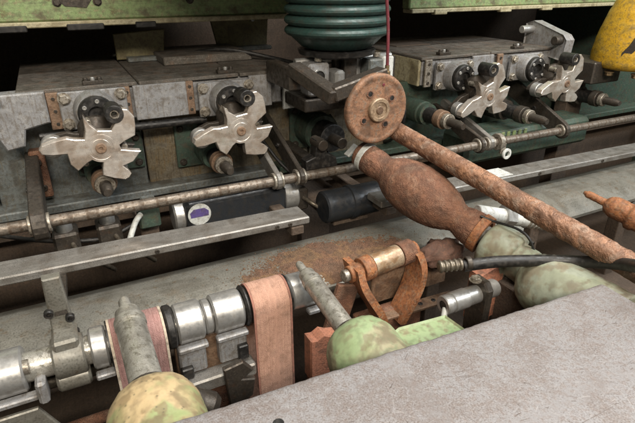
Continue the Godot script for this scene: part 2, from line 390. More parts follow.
func plate_material():
	# worn steel top: long scratches in many directions, brown stains, pale rubbed spots
	var s := 1024
	var a: Image = noise(31, 0.006, 5).get_seamless_image(s, s); a.convert(Image.FORMAT_L8)
	var b: Image = noise(32, 0.05, 5).get_seamless_image(s, s); b.convert(Image.FORMAT_L8)
	var c: Image = noise(33, 0.2, 3).get_seamless_image(s, s); c.convert(Image.FORMAT_L8)
	var da := a.get_data(); var db := b.get_data(); var dc := c.get_data()
	var rng := RandomNumberGenerator.new(); rng.seed = 77
	var scr := PackedFloat32Array(); scr.resize(s * s); scr.fill(0.0)
	for k in 3200:
		var x := rng.randf() * s; var y := rng.randf() * s
		var t := rng.randfn(0.5, 0.7)
		var l := rng.randf_range(4, 30) if rng.randf() < 0.97 else rng.randf_range(60, 160)
		var v := rng.randf_range(0.15, 0.55) * (1.0 if rng.randf() < 0.62 else -1.0)
		var bend := rng.randfn(0, 0.006)
		var wid := 2 if rng.randf() < 0.2 else 1
		for i in int(l):
			t += bend
			x += cos(t); y += sin(t)
			for q in wid:
				var ix := posmod(int(x), s); var iy := posmod(int(y) + q, s)
				scr[iy * s + ix] = v * (0.5 + 0.5 * sin(PI * i / l))
	var o := PackedByteArray(); o.resize(s * s * 3)
	var ro := PackedByteArray(); ro.resize(s * s)
	var la := lut(.42, .7, .6); var lb := lut(.45, .8, .55); var lc := lut(.5, .85, .5); var ld := lut(.42, .2, .55); var le := lut(.42, .18, .55)
	for i in s * s:
		var r := 156.0; var g := 152.0; var bl := 150.0
		var k := la[da[i]]
		r += (137.0 - r) * k; g += (127.0 - g) * k; bl += (121.0 - bl) * k
		k = lb[db[i]]
		r += (128.0 - r) * k; g += (115.0 - g) * k; bl += (107.0 - bl) * k
		k = ld[db[i]]
		r += (178.0 - r) * k; g += (175.0 - g) * k; bl += (174.0 - bl) * k
		k = lc[dc[i]]
		r += (186.0 - r) * k; g += (181.0 - g) * k; bl += (178.0 - bl) * k
		k = le[dc[i]]
		r += (104.0 - r) * k; g += (92.0 - g) * k; bl += (84.0 - bl) * k
		k = scr[i]
		if k > 0:
			r += (205.0 - r) * k; g += (202.0 - g) * k; bl += (198.0 - bl) * k
		elif k < 0:
			r += (70.0 - r) * -k; g += (55.0 - g) * -k; bl += (46.0 - bl) * -k
		o[i * 3] = int(r); o[i * 3 + 1] = int(g); o[i * 3 + 2] = int(bl)
		ro[i] = int(clampf(0.44 + (db[i] / 255.0 - .5) * .4 - absf(scr[i]) * .15, .25, .9) * 255)
	var m := StandardMaterial3D.new()
	m.uv1_triplanar = true; m.uv1_world_triplanar = true
	m.uv1_scale = Vector3.ONE * 1.9
	m.albedo_texture = ImageTexture.create_from_image(Image.create_from_data(s, s, false, Image.FORMAT_RGB8, o))
	m.roughness_texture = ImageTexture.create_from_image(Image.create_from_data(s, s, false, Image.FORMAT_L8, ro))
	m.metallic = 0.25
	m.albedo_color = Color(0.88, 0.885, 0.9)
	m.normal_enabled = true; m.normal_texture = layer["n_chip"]; m.normal_scale = 0.04
	mats["plate"] = m

# ------------------------------------------------------------------ lights, camera
func setup():
	var cam := Camera3D.new()
	cam.name = "camera"
	cam.position = Vector3(0, 1.5, 0)
	cam.rotation_degrees = Vector3(-25.3, -27.0, 0)
	cam.fov = 45.86
	cam.near = 0.02
	cam.far = 60.0
	add_child(cam)
	cam.current = true
	var we := WorldEnvironment.new()
	we.name = "environment"
	var e := Environment.new()
	e.background_mode = Environment.BG_COLOR
	e.background_color = Color(0.72, 0.70, 0.66)
	e.background_energy_multiplier = 0.34
	e.tonemap_mode = Environment.TONE_MAPPER_LINEAR
	e.tonemap_exposure = 1.0
	e.sdfgi_enabled = true; e.ssao_enabled = true; e.ssil_enabled = true
	we.environment = e
	add_child(we)
	# hall lamps: long fluorescent fittings hanging above and in front of the machine
	hall_lamp(Vector3(1.0, 3.3, -0.3), 7.0, Vector3(0.8, 1.0, -0.7), Color(1.0, 0.985, 0.96), "fluorescent hall lamp hanging right above the machine")
	hall_lamp(Vector3(2.6, 3.1, 0.9), 7.0, Vector3(0.9, 1.0, -0.8), Color(0.95, 0.98, 1.0), "cool fluorescent hall lamp hanging beyond the yellow tank side")
	hall_lamp(Vector3(-0.2, 2.9, 1.5), 10.0, Vector3(0.6, 1.1, -0.9), Color(1.0, 0.955, 0.89), "fluorescent hall lamp hanging in front of the machine")

func hall_lamp(at: Vector3, energy: float, to: Vector3, col: Color, label: String):
	var t := thing("hall_lamp", label, "lamp", at)
	var bas := Basis.looking_at(to - at, Vector3.RIGHT)
	t.basis = bas
	var enamel := StandardMaterial3D.new()
	enamel.albedo_color = Color(0.8, 0.8, 0.78); enamel.roughness = 0.5
	mats["enamel"] = enamel
	var m := MB.new(); m.box(Vector3(0, 0, 0.03), Vector3(0.42, 1.96, 0.06), 0.01)
	part(t, "housing", m, "enamel")
	m = MB.new(); m.box(Vector3(0, 0, -0.006), Vector3(0.34, 1.88, 0.01), 0.003)
	var g := StandardMaterial3D.new()
	g.albedo_color = Color(0.9, 0.9, 0.9); g.emission_enabled = true; g.emission = col; g.emission_energy_multiplier = 2.0
	mats["glow"] = g
	part(t, "diffuser", m, "glow")
	m = MB.new()
	m.xf = Transform3D(bas.inverse(), Vector3.ZERO)
	m.cyl(Vector3(0, 0.02, 0), Vector3(0, 1.7, 0), 0.01)
	part(t, "hanger", m, "enamel")
	var l := AreaLight3D.new()
	l.name = "light"
	l.area_size = Vector2(0.34, 1.88)
	l.light_color = col
	l.light_energy = energy
	l.shadow_enabled = true
	l.position = Vector3(0, 0, -0.02)
	t.add_child(l)

# ------------------------------------------------------------------ the machine's frame
const X := Vector3(1, 0, 0)
const Y := Vector3(0, 1, 0)
const Z := Vector3(0, 0, 1)

func build_frame():
	var f := MeshInstance3D.new()
	var m := MB.new(); m.box(Vector3(0.8, -0.05, -1.0), Vector3(6, 0.1, 6), 0.01)
	m.st.generate_normals(); f.mesh = m.st.commit(); f.material_override = mats["floor"]
	f.name = "floor"; f.set_meta("kind", "structure"); f.set_meta("label", "dark concrete floor under the machine"); add_child(f)
	# bed of the machine: oily pan, back wall and two side frames, all in the dark below and behind
	var t := thing("machine_bed", "dark oily machine bed below the belts and the cover", "machine frame", Vector3(0.9, 0, -1.1))
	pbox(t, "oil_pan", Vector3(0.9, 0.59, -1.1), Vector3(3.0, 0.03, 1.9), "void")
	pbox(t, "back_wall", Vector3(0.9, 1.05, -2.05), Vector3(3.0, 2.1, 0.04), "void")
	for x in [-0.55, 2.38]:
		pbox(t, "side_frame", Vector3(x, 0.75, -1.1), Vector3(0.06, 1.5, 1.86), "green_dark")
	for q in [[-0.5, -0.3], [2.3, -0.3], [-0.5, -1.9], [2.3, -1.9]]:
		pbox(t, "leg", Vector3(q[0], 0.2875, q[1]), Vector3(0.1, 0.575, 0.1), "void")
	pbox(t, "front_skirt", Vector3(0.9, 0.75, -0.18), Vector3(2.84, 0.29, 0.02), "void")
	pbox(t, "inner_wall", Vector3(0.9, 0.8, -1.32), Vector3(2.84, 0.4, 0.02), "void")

func build_beams():
	# light green overhead beams with a rusty lower lip
	for q in [[-0.5, 0.60, "light green painted overhead beam with scraped bare patch, above the two frontal star wheels"], [1.005, 2.3, "light green overhead beam end above the two star wheels by the yellow tank"]]:
		var w: float = q[1] - q[0]; var cx: float = (q[0] + q[1]) / 2
		var t := thing("green_beam", q[2], "beam", Vector3(cx, 1.405, -1.36), "overhead green beams")
		pbox(t, "web", Vector3(cx, 1.56, -1.37), Vector3(w, 0.31, 0.04), "green_paint", 0.004)
		pbox(t, "flange", Vector3(cx, 1.57, -1.72), Vector3(w, 0.03, 0.66), "green_paint", 0.004)
		var lip := pbox(t, "lower_lip", Vector3(cx, 1.399, -1.365), Vector3(w - 0.01, 0.012, 0.05), "cream", 0.002)
		if cx < 0.5:
			for c in [[0.02, 0.05], [0.155, 0.03], [-0.14, 0.05]]:
				pbox(t, "clip", Vector3(c[0] + 0.06, 1.392, -1.345), Vector3(c[1] * 1.6, 0.014, 0.02), "black")
			for c in [0.0, 0.085, 0.3]:
				pbolt(t, Vector3(0.03 + c, 1.445, -1.35), Z, 0.008, "dark_steel")
			var mm := mb(t)
			mm.prism(PackedVector2Array([Vector2(-.05, .02), Vector2(-.02, -.012), Vector2(.025, -.016), Vector2(.045, .01), Vector2(.03, .03), Vector2(-.03, .034)]), Vector3(0.065, 1.448, -1.3505), X, Y, 0.002, 0.0005)
			part(t, "bare_patch", mm, "dark_steel", "grey patch where the green paint is scraped off")
		else:
			for c in [0.02, 0.3, 0.5]:
				pbox(t, "clip", Vector3(1.1 + c, 1.395, -1.345), Vector3(0.05, 0.016, 0.02), "cream")

func build_back_panel():
	var t := thing("back_panel", "stained steel back panel behind the star wheels with green bolted plates", "panel", Vector3(0.9, 0.95, -1.26))
	# separate sheets with joints between them
	var xs := [-0.5, -0.17, 0.155, 0.36, 0.60, 0.86, 1.16, 1.50, 2.33]
	var kinds := ["blue_grey", "blue_grey", "panel", "panel", "panel", "green_dark", "green_dark", "green_dark"]
	for i in xs.size() - 1:
		var w: float = xs[i + 1] - xs[i] - 0.003
		pbox(t, "sheet", Vector3((xs[i] + xs[i + 1]) / 2, 1.115, -1.25 - 0.002 * (i % 2)), Vector3(w, 0.19, 0.03), kinds[i], 0.002)
	pbox(t, "ledge", Vector3(0.0, 1.018, -1.225), Vector3(0.96, 0.02, 0.08), "blue_grey", 0.003)
	pbox(t, "ledge", Vector3(1.41, 1.018, -1.225), Vector3(1.84, 0.02, 0.08), "green_dark", 0.003)
	pbox(t, "apron", Vector3(0.9, 0.97, -1.26), Vector3(2.84, 0.075, 0.02), "void", 0.002)
	for q in [[0.268, 1.115, 0.08, 0.115], [0.075, 1.12, 0.15, 0.09], [0.585, 1.12, 0.09, 0.12], [0.44, 1.14, 0.06, 0.07]]:
		var p := pbox(t, "mounting_plate", Vector3(q[0], q[1], -1.229), Vector3(q[2], q[3], 0.012), "green_dark", 0.002)
		for sx in [-1, 1]:
			for sy in [-1, 1]:
				pbolt(p, Vector3(q[0] + sx * (q[2] / 2 - 0.014), q[1] + sy * (q[3] / 2 - 0.014), -1.2232), Z, 0.0075, "dark_steel")
	pbox(t, "post", Vector3(-0.075, 1.10, -1.215), Vector3(0.03, 0.11, 0.03), "rust", 0.003)
	for y in [1.07, 1.13]: pscrew(t, Vector3(-0.075, y, -1.2), Z, 0.007)

func bearing(t: Node3D, x: float, y: float, blue := false):
	# square bolted plate with a cast boss and a black ring of screws
	var zf := -1.178
	var p := pbox(t, "bearing_plate", Vector3(x, y - 0.004, zf + 0.006), Vector3(0.135, 0.08, 0.012), "cast", 0.002)
	for sx in [-1, 1]:
		for sy in [-1, 1]:
			pbolt(p, Vector3(x + sx * 0.056, y - 0.004 + sy * 0.027, zf + 0.012), Z, 0.0105)
	plathe(t, "bearing_boss", Vector3(x, y - 0.006, zf + 0.01), Z, [Vector2(0.044, 0), Vector2(0.042, 0.028), Vector2(0.039, 0.034), Vector2(0.02, 0.034)], "cast", 36)
	var c := plathe(t, "bearing_ring", Vector3(x, y - 0.006, zf + 0.04), Z, [Vector2(0.037, 0), Vector2(0.037, 0.016), Vector2(0.034, 0.02), Vector2(0.018, 0.02), Vector2(0.018, 0.01), Vector2(0.0, 0.01)], "black", 36)
	for k in 6:
		var a := TAU * k / 6 + 0.4
		pscrew(c, Vector3(x + cos(a) * 0.028, y - 0.006 + sin(a) * 0.028, zf + 0.059), Z, 0.0045, "chrome", 0.004)

func build_housings():
	var zf := -1.18
	var t := thing("drive_housing", "grey cast housing carrying the two frontal star wheels", "housing", Vector3(0.26, 1.20, -1.4), "cast housings of the star wheels")
	pbox(t, "body", Vector3(0.275, 1.242, -1.41), Vector3(0.60, 0.074, 0.444), "cast", 0.003)
	# top cover in three sheets
	var edges := [-0.085, 0.155, 0.39, 0.555]
	for i in 3:
		pbox(t, "top_cover", Vector3((edges[i] + edges[i + 1]) / 2, 1.2825, -1.41), Vector3(edges[i + 1] - edges[i] - 0.003, 0.009, 0.46), "cover", 0.002)
	pbox(t, "raised_lid", Vector3(0.37, 1.298, -1.47), Vector3(0.24, 0.022, 0.22), "cover", 0.003)
	for q in [[-0.0185, 0.026, "rust_tan"], [0.128, 0.014, "rust_tan"], [0.2, 0.118, "cast"], [0.266, 0.018, "rust_tan"], [0.44, 0.058, "cast"]]:
		var p := pbox(t, "front_plate", Vector3(q[0], 1.2415, zf + 0.004), Vector3(q[1], 0.077, 0.008), q[2], 0.0015)
		if q[1] < 0.03:
			for y in [1.215, 1.242, 1.268]:
				pscrew(p, Vector3(q[0], y, zf + 0.008), Z, 0.0035, "dark_steel", 0.002)
	bearing(t, 0.058, 1.244)
	bearing(t, 0.351, 1.238)
	var wp := pprism(t, "end_plate", [Vector2(-.024, -.052), Vector2(.022, -.05), Vector2(.026, .045), Vector2(-.022, .045)], Vector3(0.521, 1.243, zf + 0.006), X, Y, 0.012, "white", 0.002, "pale end plate with two screws")
	for y in [1.215, 1.27]: pscrew(wp, Vector3(0.521, y, zf + 0.018), Z, 0.004, "dark_steel", 0.002)
	# big cast end bracket at the far left, stepping down in front
	pprism(t, "end_bracket", [Vector2(-.16, .045), Vector2(-.085, .048), Vector2(-.075, .002), Vector2(.02, .002), Vector2(.02, -.062), Vector2(-.028, -.072), Vector2(-.036, -.106), Vector2(-.07, -.112), Vector2(-.09, -.06), Vector2(-.16, -.04)], Vector3(-0.052, 1.283, zf - 0.03), X, Y, 0.045, "cast", 0.003)
	for q in [[-0.128, 1.315], [-0.12, 1.276]]:
		pcyl(t, "pin", Vector3(q[0], q[1] + 0.002, zf - 0.02), Vector3(q[0], q[1] + 0.002, zf + 0.035), 0.008, "chrome")
	pcyl(t, "cross_pin", Vector3(-0.06, 1.19, zf + 0.0), Vector3(0.3, 1.186, zf - 0.0), 0.009, "black")
	for q in [[0.065, 0.0], [0.362, 0.3]]:
		var l := pbox(t, "latch", Vector3(q[0], 1.291, -1.2), Vector3(0.042, 0.008, 0.02), "dark_steel", 0.001)
		for k in 3: pscrew(l, Vector3(q[0] - 0.014 + k * 0.014, 1.295, -1.2), Y, 0.005, "chrome" if k == 1 else "dark_steel", 0.006)
	# olive brackets standing on the cover
	for q in [[0.22, -1.50, 0.135, "squat olive bracket standing on the housing cover nearest the frontal star wheel"], [0.545, -1.58, 0.17, "tall olive bracket on the housing cover beside the bellows"]]:
		var b := thing("olive_bracket", q[3], "bracket", Vector3(q[0], 1.287, q[1]), "olive brackets on the housing cover")
		var h := 0.075 if q[2] < 0.15 else 0.105
		pprism(b, "web", [Vector2(-q[2] / 2, 0), Vector2(q[2] / 2 - .01, 0), Vector2(q[2] / 2, h), Vector2(-q[2] / 2 - (.0 if h < .1 else .02), h - .008)], Vector3(q[0], 1.291, q[1] - .01), X, Y, 0.012, "olive", 0.002)
		pbox(b, "foot", Vector3(q[0] + 0.01, 1.2935, q[1] + 0.02), Vector3(q[2] * 0.8, 0.012, 0.035), "blue_grey", 0.002)
		if h > .1: pscrew(b, Vector3(q[0] + .03, 1.375, q[1] + .002), Z, 0.006, "chrome")
	# second housing
	t = thing("drive_housing", "grey cast housing carrying the two angled star wheels near the yellow tank", "housing", Vector3(1.22, 1.20, -1.4), "cast housings of the star wheels")
	pbox(t, "body", Vector3(1.215, 1.242, -1.41), Vector3(0.54, 0.074, 0.444), "cast", 0.003)
	pbox(t, "side_plate", Vector3(0.9395, 1.242, -1.40), Vector3(0.009, 0.076, 0.42), "cream", 0.002, Basis(), "cream side plate of the housing")
	edges = [0.934, 1.2, 1.485]
	for i in 2:
		pbox(t, "top_cover", Vector3((edges[i] + edges[i + 1]) / 2, 1.2825, -1.41), Vector3(edges[i + 1] - edges[i] - 0.003, 0.009, 0.46), "cover", 0.002)
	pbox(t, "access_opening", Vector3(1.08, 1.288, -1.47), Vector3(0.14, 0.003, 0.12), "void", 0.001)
	for q in [[0.958, 0.024, "bolt"], [1.165, 0.085, "cast"], [1.235, 0.024, "rust_tan"]]:
		var p := pbox(t, "front_plate", Vector3(q[0], 1.2415, zf + 0.004), Vector3(q[1], 0.077, 0.008), q[2], 0.0015)
		if q[1] < 0.03:
			for y in [1.215, 1.242, 1.268]: pscrew(p, Vector3(q[0], y, zf + 0.008), Z, 0.0045, "dark_steel", 0.002)
	bearing(t, 1.05, 1.236)
	bearing(t, 1.345, 1.238)
	for q in [[1.03, 0.0], [1.33, 0.3]]:
		var l := pbox(t, "latch", Vector3(q[0], 1.291, -1.2), Vector3(0.042, 0.008, 0.02), "dark_steel", 0.001)
		for k in 3: pscrew(l, Vector3(q[0] - 0.014 + k * 0.014, 1.295, -1.2), Y, 0.005, "chrome" if k == 1 else "dark_steel", 0.007)
	# raised end lug of the second housing
	pprism(t, "end_lug", [Vector2(-.12, -.02), Vector2(.045, -.045), Vector2(.05, .02), Vector2(.035, .035), Vector2(-.09, .07), Vector2(-.12, .06)], Vector3(1.47, 1.292, -1.18), Z, Y, -0.03, "cast", 0.004)
	pcyl(t, "pin", Vector3(1.44, 1.31, -1.155), Vector3(1.50, 1.31, -1.155), 0.014, "dark_steel")
	pcyl(t, "pin", Vector3(1.42, 1.335, -1.275), Vector3(1.50, 1.335, -1.275), 0.012, "chrome")
	# stand under both housings
	for q in [[0.275, "dark steel pedestal under the housing of the frontal star wheels"], [1.215, "dark steel pedestal under the housing near the yellow tank"]]:
		var s := thing("pedestal", q[1], "pedestal", Vector3(q[0], 0.6, -1.5), "pedestals")
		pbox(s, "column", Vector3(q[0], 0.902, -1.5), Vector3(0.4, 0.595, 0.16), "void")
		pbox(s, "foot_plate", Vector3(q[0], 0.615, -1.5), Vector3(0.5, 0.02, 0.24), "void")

# ------------------------------------------------------------------ star wheels
func star_wheel(x: float, y: float, turn: float, label: String):
	var zs := -1.05
	var t := thing("star_wheel", label, "star wheel", Vector3(x, y, zs), "star wheels")
	var outline := [[-0.0212, 0.0663], [-0.0122, 0.0488], [0.0000, 0.0355], [0.0249, 0.0329], [0.0355, 0.0477], [0.0450, 0.0663], [0.0525, 0.0731], [0.0609, 0.0716], [0.0721, 0.0556], [0.0716, 0.0371], [0.0684, 0.0175], [0.0461, 0.0085], [0.0355, 0.0021], [0.0376, -0.0085], [0.0546, -0.0127], [0.0747, -0.0170], [0.0567, -0.0371], [0.0355, -0.0435], [0.0440, -0.0530], [0.0493, -0.0625], [0.0440, -0.0700], [0.0355, -0.0737], [0.0143, -0.0668], [-0.0053, -0.0572], [-0.0037, -0.0435], [-0.0005, -0.0307], [-0.0175, -0.0212], [-0.0281, -0.0254], [-0.0488, -0.0403], [-0.0599, -0.0254], [-0.0620, -0.0032], [-0.0874, -0.0021], [-0.1055, 0.0021], [-0.1086, 0.0106], [-0.1023, 0.0186], [-0.0811, 0.0244], [-0.0578, 0.0276], [-0.0440, 0.0233], [-0.0270, 0.0212], [-0.0223, 0.0371]]
	var poly := []
	var back := []
	for q in outline:
		var p := Vector2(q[0], q[1]).rotated(deg_to_rad(turn - 50))
		poly.append(p)
		back.append(p * 0.95)
	pprism(t, "star_plate", poly, Vector3(x, y, zs - 0.022), X, Y, 0.022, "star", 0.0014)
	pprism(t, "rear_star_plate", back, Vector3(x, y, zs - 0.066), X, Y, 0.016, "dark_steel", 0.0012)
	var h := plathe(t, "hub", Vector3(x, y, zs - 0.0005), Z, [Vector2(0.029, 0), Vector2(0.0285, 0.0008), Vector2(0.024, 0.0009), Vector2(0.0235, 0.0006), Vector2(0.019, 0.0007), Vector2(0.0185, 0.001), Vector2(0.014, 0.001), Vector2(0.0, 0.001)], "star", 40)
	plathe(h, "centre_bolt", Vector3(x, y, zs + 0.0003), Z, [Vector2(0.0105, 0), Vector2(0.0105, 0.0025), Vector2(0.009, 0.0035), Vector2(0.004, 0.0035), Vector2(0.003, 0.0015), Vector2(0, 0.0015)], "rust_tan", 24)
	pcyl(t, "spacer", Vector3(x, y, zs - 0.051), Vector3(x, y, zs - 0.0255), 0.034, "dark_steel")
	pcyl(t, "axle", Vector3(x, y, zs - 0.11), Vector3(x, y, zs - 0.062), 0.026, "dark_steel")
	# sloping drive neck from the bearing ring to the axle
	plathe(t, "drive_neck", Vector3(x, y + 0.035, -1.128), Vector3(0, -0.035, 0.03), [Vector2(0.0, 0), Vector2(0.03, 0), Vector2(0.034, 0.006), Vector2(0.036, 0.04), Vector2(0.03, 0.05), Vector2(0, 0.05)], "dark_steel", 32)
	for k in 3:
		var a := deg_to_rad(turn + 120 * k + 6)
		var c := Vector3(x + cos(a) * (0.085 if k == 1 else 0.058), y + sin(a) * (0.085 if k == 1 else 0.058), zs)
		if k == 0:
			var b := deg_to_rad(turn + 11)
			c = Vector3(x + cos(b) * 0.0735, y + sin(b) * 0.0735, zs)
			var r := pring(t, "roller", c - Z * 0.045, c + Z * 0.002, 0.0178, 0.0095, "black")
			pring(r, "bush", c - Z * 0.04, c - Z * 0.001, 0.0094, 0.006, "bolt")
		else:
			var r := pring(t, "roller", c - Z * 0.0495, c - Z * 0.0265, 0.0215, 0.008, "chrome")
			pcyl(r, "roller_pin", c - Z * 0.051, c - Z * 0.0255, 0.0079, "dark_steel")
	for k in 3:
		var a := deg_to_rad(turn + 57 + 120 * k)
		pcyl(t, "tie_bolt", Vector3(x + cos(a) * 0.048, y + sin(a) * 0.048, zs - 0.0535), Vector3(x + cos(a) * 0.048, y + sin(a) * 0.048, zs - 0.0255), 0.007, "bolt")

func build_stars():
	star_wheel(0.049, 1.187, 50, "star wheel seen fully face on, farthest from the yellow tank")
	star_wheel(0.343, 1.184, 64, "star wheel between the frontal wheel and the bellows, above the purple sticker")
	star_wheel(1.088, 1.186, 80, "star wheel with tilted face between the rusty disc and the last wheel")
	star_wheel(1.405, 1.195, 66, "star wheel closest to the yellow tank")

func spindle(x: float, y: float, z0: float, z1: float, kind: int, label: String):
	var t := thing("spindle", label, "spindle", Vector3(x, y, z0), "threaded spindles below the star wheels")
	var l := z1 - z0
	plathe(t, "body", Vector3(x, y, z0), Z, [Vector2(0, 0), Vector2(0.034, 0), Vector2(0.034, l * .34), Vector2(0.031, l * .36), Vector2(0.031, l * .42), Vector2(0.0, l * .42)], "green_dark" if kind == 0 else "dark_steel", 28)
	plathe(t, "neck", Vector3(x, y, z0 + l * .42), Z, [Vector2(0.022, 0), Vector2(0.022, l * .2), Vector2(0.019, l * .22), Vector2(0, l * .22)], "black", 24)
	pring(t, "collar", Vector3(x, y, z0 + l * .6), Vector3(x, y, z0 + l * .7), 0.026, 0.012, "rust_tan" if kind == 0 else "dark_steel")
	pring(t, "nut", Vector3(x, y, z0 + l * .72), Vector3(x, y, z0 + l * .78), 0.021, 0.008, "bolt")
	plathe(t, "tip", Vector3(x, y, z0 + l * .6), Z, [Vector2(0.0125, 0), Vector2(0.0125, l * .34), Vector2(0.008, l * .4), Vector2(0, l * .4)], "dark_steel", 20)

func build_spindles():
	spindle(0.045, 1.098, -1.235, -1.03, 0, "short dark spindle with brass ring under the star wheel seen face on")
	spindle(0.305, 1.10, -1.235, -1.03, 0, "dark spindle with copper ring under the second star wheel, above the black motor")
	spindle(0.935, 1.135, -1.235, -0.98, 0, "green spindle with copper ring between the rusty disc and the tilted star wheel")
	spindle(1.24, 1.115, -1.235, -0.965, 1, "dark threaded spindle between the two tilted star wheels")
	spindle(1.60, 1.125, -1.235, -0.99, 1, "dark threaded spindle below the yellow tank")
	var t := thing("green_motor", "dark green motor with bolted flange behind the rusty disc", "motor", Vector3(0.545, 1.12, -1.24))
	plathe(t, "casing", Vector3(0.60, 1.12, -1.222), Z, [Vector2(0, 0), Vector2(0.05, 0), Vector2(0.05, 0.07), Vector2(0.046, 0.076), Vector2(0.03, 0.078), Vector2(0, 0.078)], "green_dark", 32)
	pcyl(t, "rotor_cap", Vector3(0.60, 1.12, -1.146), Vector3(0.60, 1.12, -1.09), 0.036, "black")
	pcyl(t, "shaft", Vector3(0.60, 1.12, -1.1), Vector3(0.60, 1.12, -1.04), 0.014, "dark_steel")
	t = thing("lever_block", "small black lever block on the rod below the rusty disc", "lever", Vector3(0.52, 1.05, -1.02))
	pprism(t, "block", [Vector2(-.04, -.01), Vector2(.045, -.012), Vector2(.04, .012), Vector2(.014, .024), Vector2(.008, .06), Vector2(-.012, .06), Vector2(-.016, .02), Vector2(-.04, .012)], Vector3(0.52, 1.092, -1.03), X, Y, 0.03, "black", 0.002)
	pcyl(t, "pivot", Vector3(0.518, 1.142, -1.035), Vector3(0.518, 1.142, -0.985), 0.013, "dark_steel")
	pbox(t, "foot", Vector3(0.52, 1.08, -1.12), Vector3(0.03, 0.02, 0.2), "dark_steel")
	pbox(t, "white_tag", Vector3(0.596, 1.118, -0.99), Vector3(0.035, 0.006, 0.02), "white", 0.001, Basis(Z, 0.7))

# ------------------------------------------------------------------ rod, swing arms, flat bars
func arm_poly(l: float, r0: float, r1: float) -> Array:
	var p := []
	for i in 9: 
		var a := PI * 0.5 + PI * i / 8.0
		p.append(Vector2(cos(a) * r0, sin(a) * r0))
	for i in 9:
		var a := -PI * 0.5 + PI * i / 8.0
		p.append(Vector2(l + cos(a) * r1, sin(a) * r1))
	return p
func swing_arm(x: float, from: Vector2, to: Vector2, w: float, material: String, label: String, r0 := 0.022, r1 := 0.022):
	# a plate in the y-z plane from the back panel (from) to the rod (to); Vector2(z, y)
	var t := thing("swing_arm", label, "arm", Vector3(x, to.y, to.x), "swing arms on the guide rod")
	var d := (to - from)
	var u := Vector3(0, d.y, d.x).normalized()
	var v := X.cross(u)
	pprism(t, "plate", arm_poly(d.length(), r0, r1), Vector3(x - w / 2, from.y, from.x), u, v, w, material, 0.002)
	for s in [-1, 1]:
		pring(t, "boss", Vector3(x + s * w / 2, to.y, to.x), Vector3(x + s * (w / 2 + 0.006), to.y, to.x), 0.019, 0.0122, "bolt")
	pscrew(t, Vector3(x - w / 2, (from.y + to.y) / 2, (from.x + to.x) / 2), -X, 0.006, "black", 0.005)
	return t

func build_rod():
	var t := thing("guide_rod", "long worn round steel rod running along the machine below the star wheels", "rod", Vector3(0.9, 1.068, -1.0))
	pcyl(t, "shaft", Vector3(-0.55, 1.075, -1.0), Vector3(2.36, 1.06, -1.0), 0.0115, "rod")
	swing_arm(-0.085, Vector2(-1.22, 1.13), Vector2(-0.995, 1.0735), 0.026, "dark_steel", "dark swing arm holding the rod at the frame's edge beside the frontal star wheel", 0.02, 0.032)
	swing_arm(0.405, Vector2(-1.20, 1.155), Vector2(-1.0, 1.071), 0.012, "bar", "pale swing arm with two holes under the second star wheel", 0.014, 0.021)
	swing_arm(0.462, Vector2(-1.22, 1.165), Vector2(-1.0, 1.0708), 0.012, "dark_steel", "dark swing arm beside the pale arm, under the bellows")
	swing_arm(1.055, Vector2(-1.20, 1.14), Vector2(-1.0, 1.0675), 0.014, "bar", "pale swing arm under the tilted star wheel next to the rusty rod", 0.014, 0.021)
	swing_arm(1.02, Vector2(-1.20, 1.13), Vector2(-1.0, 1.0677), 0.012, "dark_steel", "brown swing arm clamped on the rod close to the bulb pipe", 0.014, 0.024)
	swing_arm(1.36, Vector2(-1.22, 1.16), Vector2(-1.0, 1.066), 0.014, "dark_steel", "dark swing arm holding the rod between the two tilted star wheels", 0.03, 0.026)

func build_bars():
	for q in [[-0.52, 0.433, "flat grey steel bar with square end, crossing above the curved cover on the belt side"], [0.62, 2.3, "flat grey steel bar behind the rusty rod, with a blue-white tape patch"]]:
		var w: float = q[1] - q[0]; var cx: float = (q[0] + q[1]) / 2
		var y := 1.0225 - 0.0215 * (cx - 0.0)
		var t := thing("flat_bar", q[2], "bar", Vector3(cx, y, -0.918), "flat bars over the cover")
		var bas := Basis(Z, -0.0215)
		pbox(t, "bar", Vector3(cx, y, -0.918), Vector3(w, 0.017, 0.064), "bar", 0.0025, bas)
		var up := bas * Y
		if cx < 0.5:
			for x in [0.105, 0.355, 0.385]:
				pscrew(t, Vector3(x, 1.0225 - 0.0215 * x - 0.001, -0.886), Z, 0.0045, "dark_steel", 0.0025)
			pprism(t, "bracket", [Vector2(0, 0), Vector2(0.065, 0), Vector2(0.065, -.05), Vector2(0.0, -.05)], Vector3(-0.50, 1.016, -0.95), X, Y, 0.06, "dark_steel")
		else:
			pbox(t, "tape_patch", Vector3(1.02, 1.0225 - 0.0215 * 1.02 + 0.0091, -0.922), Vector3(0.07, 0.0016, 0.055), "white", 0.0005, bas, "pale blue-white tape stuck on the bar")
			for x in [1.15, 1.42]:
				pscrew(t, Vector3(x, 1.0225 - 0.0215 * x, -0.886), Z, 0.005, "dark_steel", 0.0025)
		for x in [q[0] + 0.03, q[1] - 0.03]:
			pbox(t, "support", Vector3(x, y - 0.02 - 0.0215 * (x - cx) , -1.07), Vector3(0.03, 0.02, 0.37), "void")

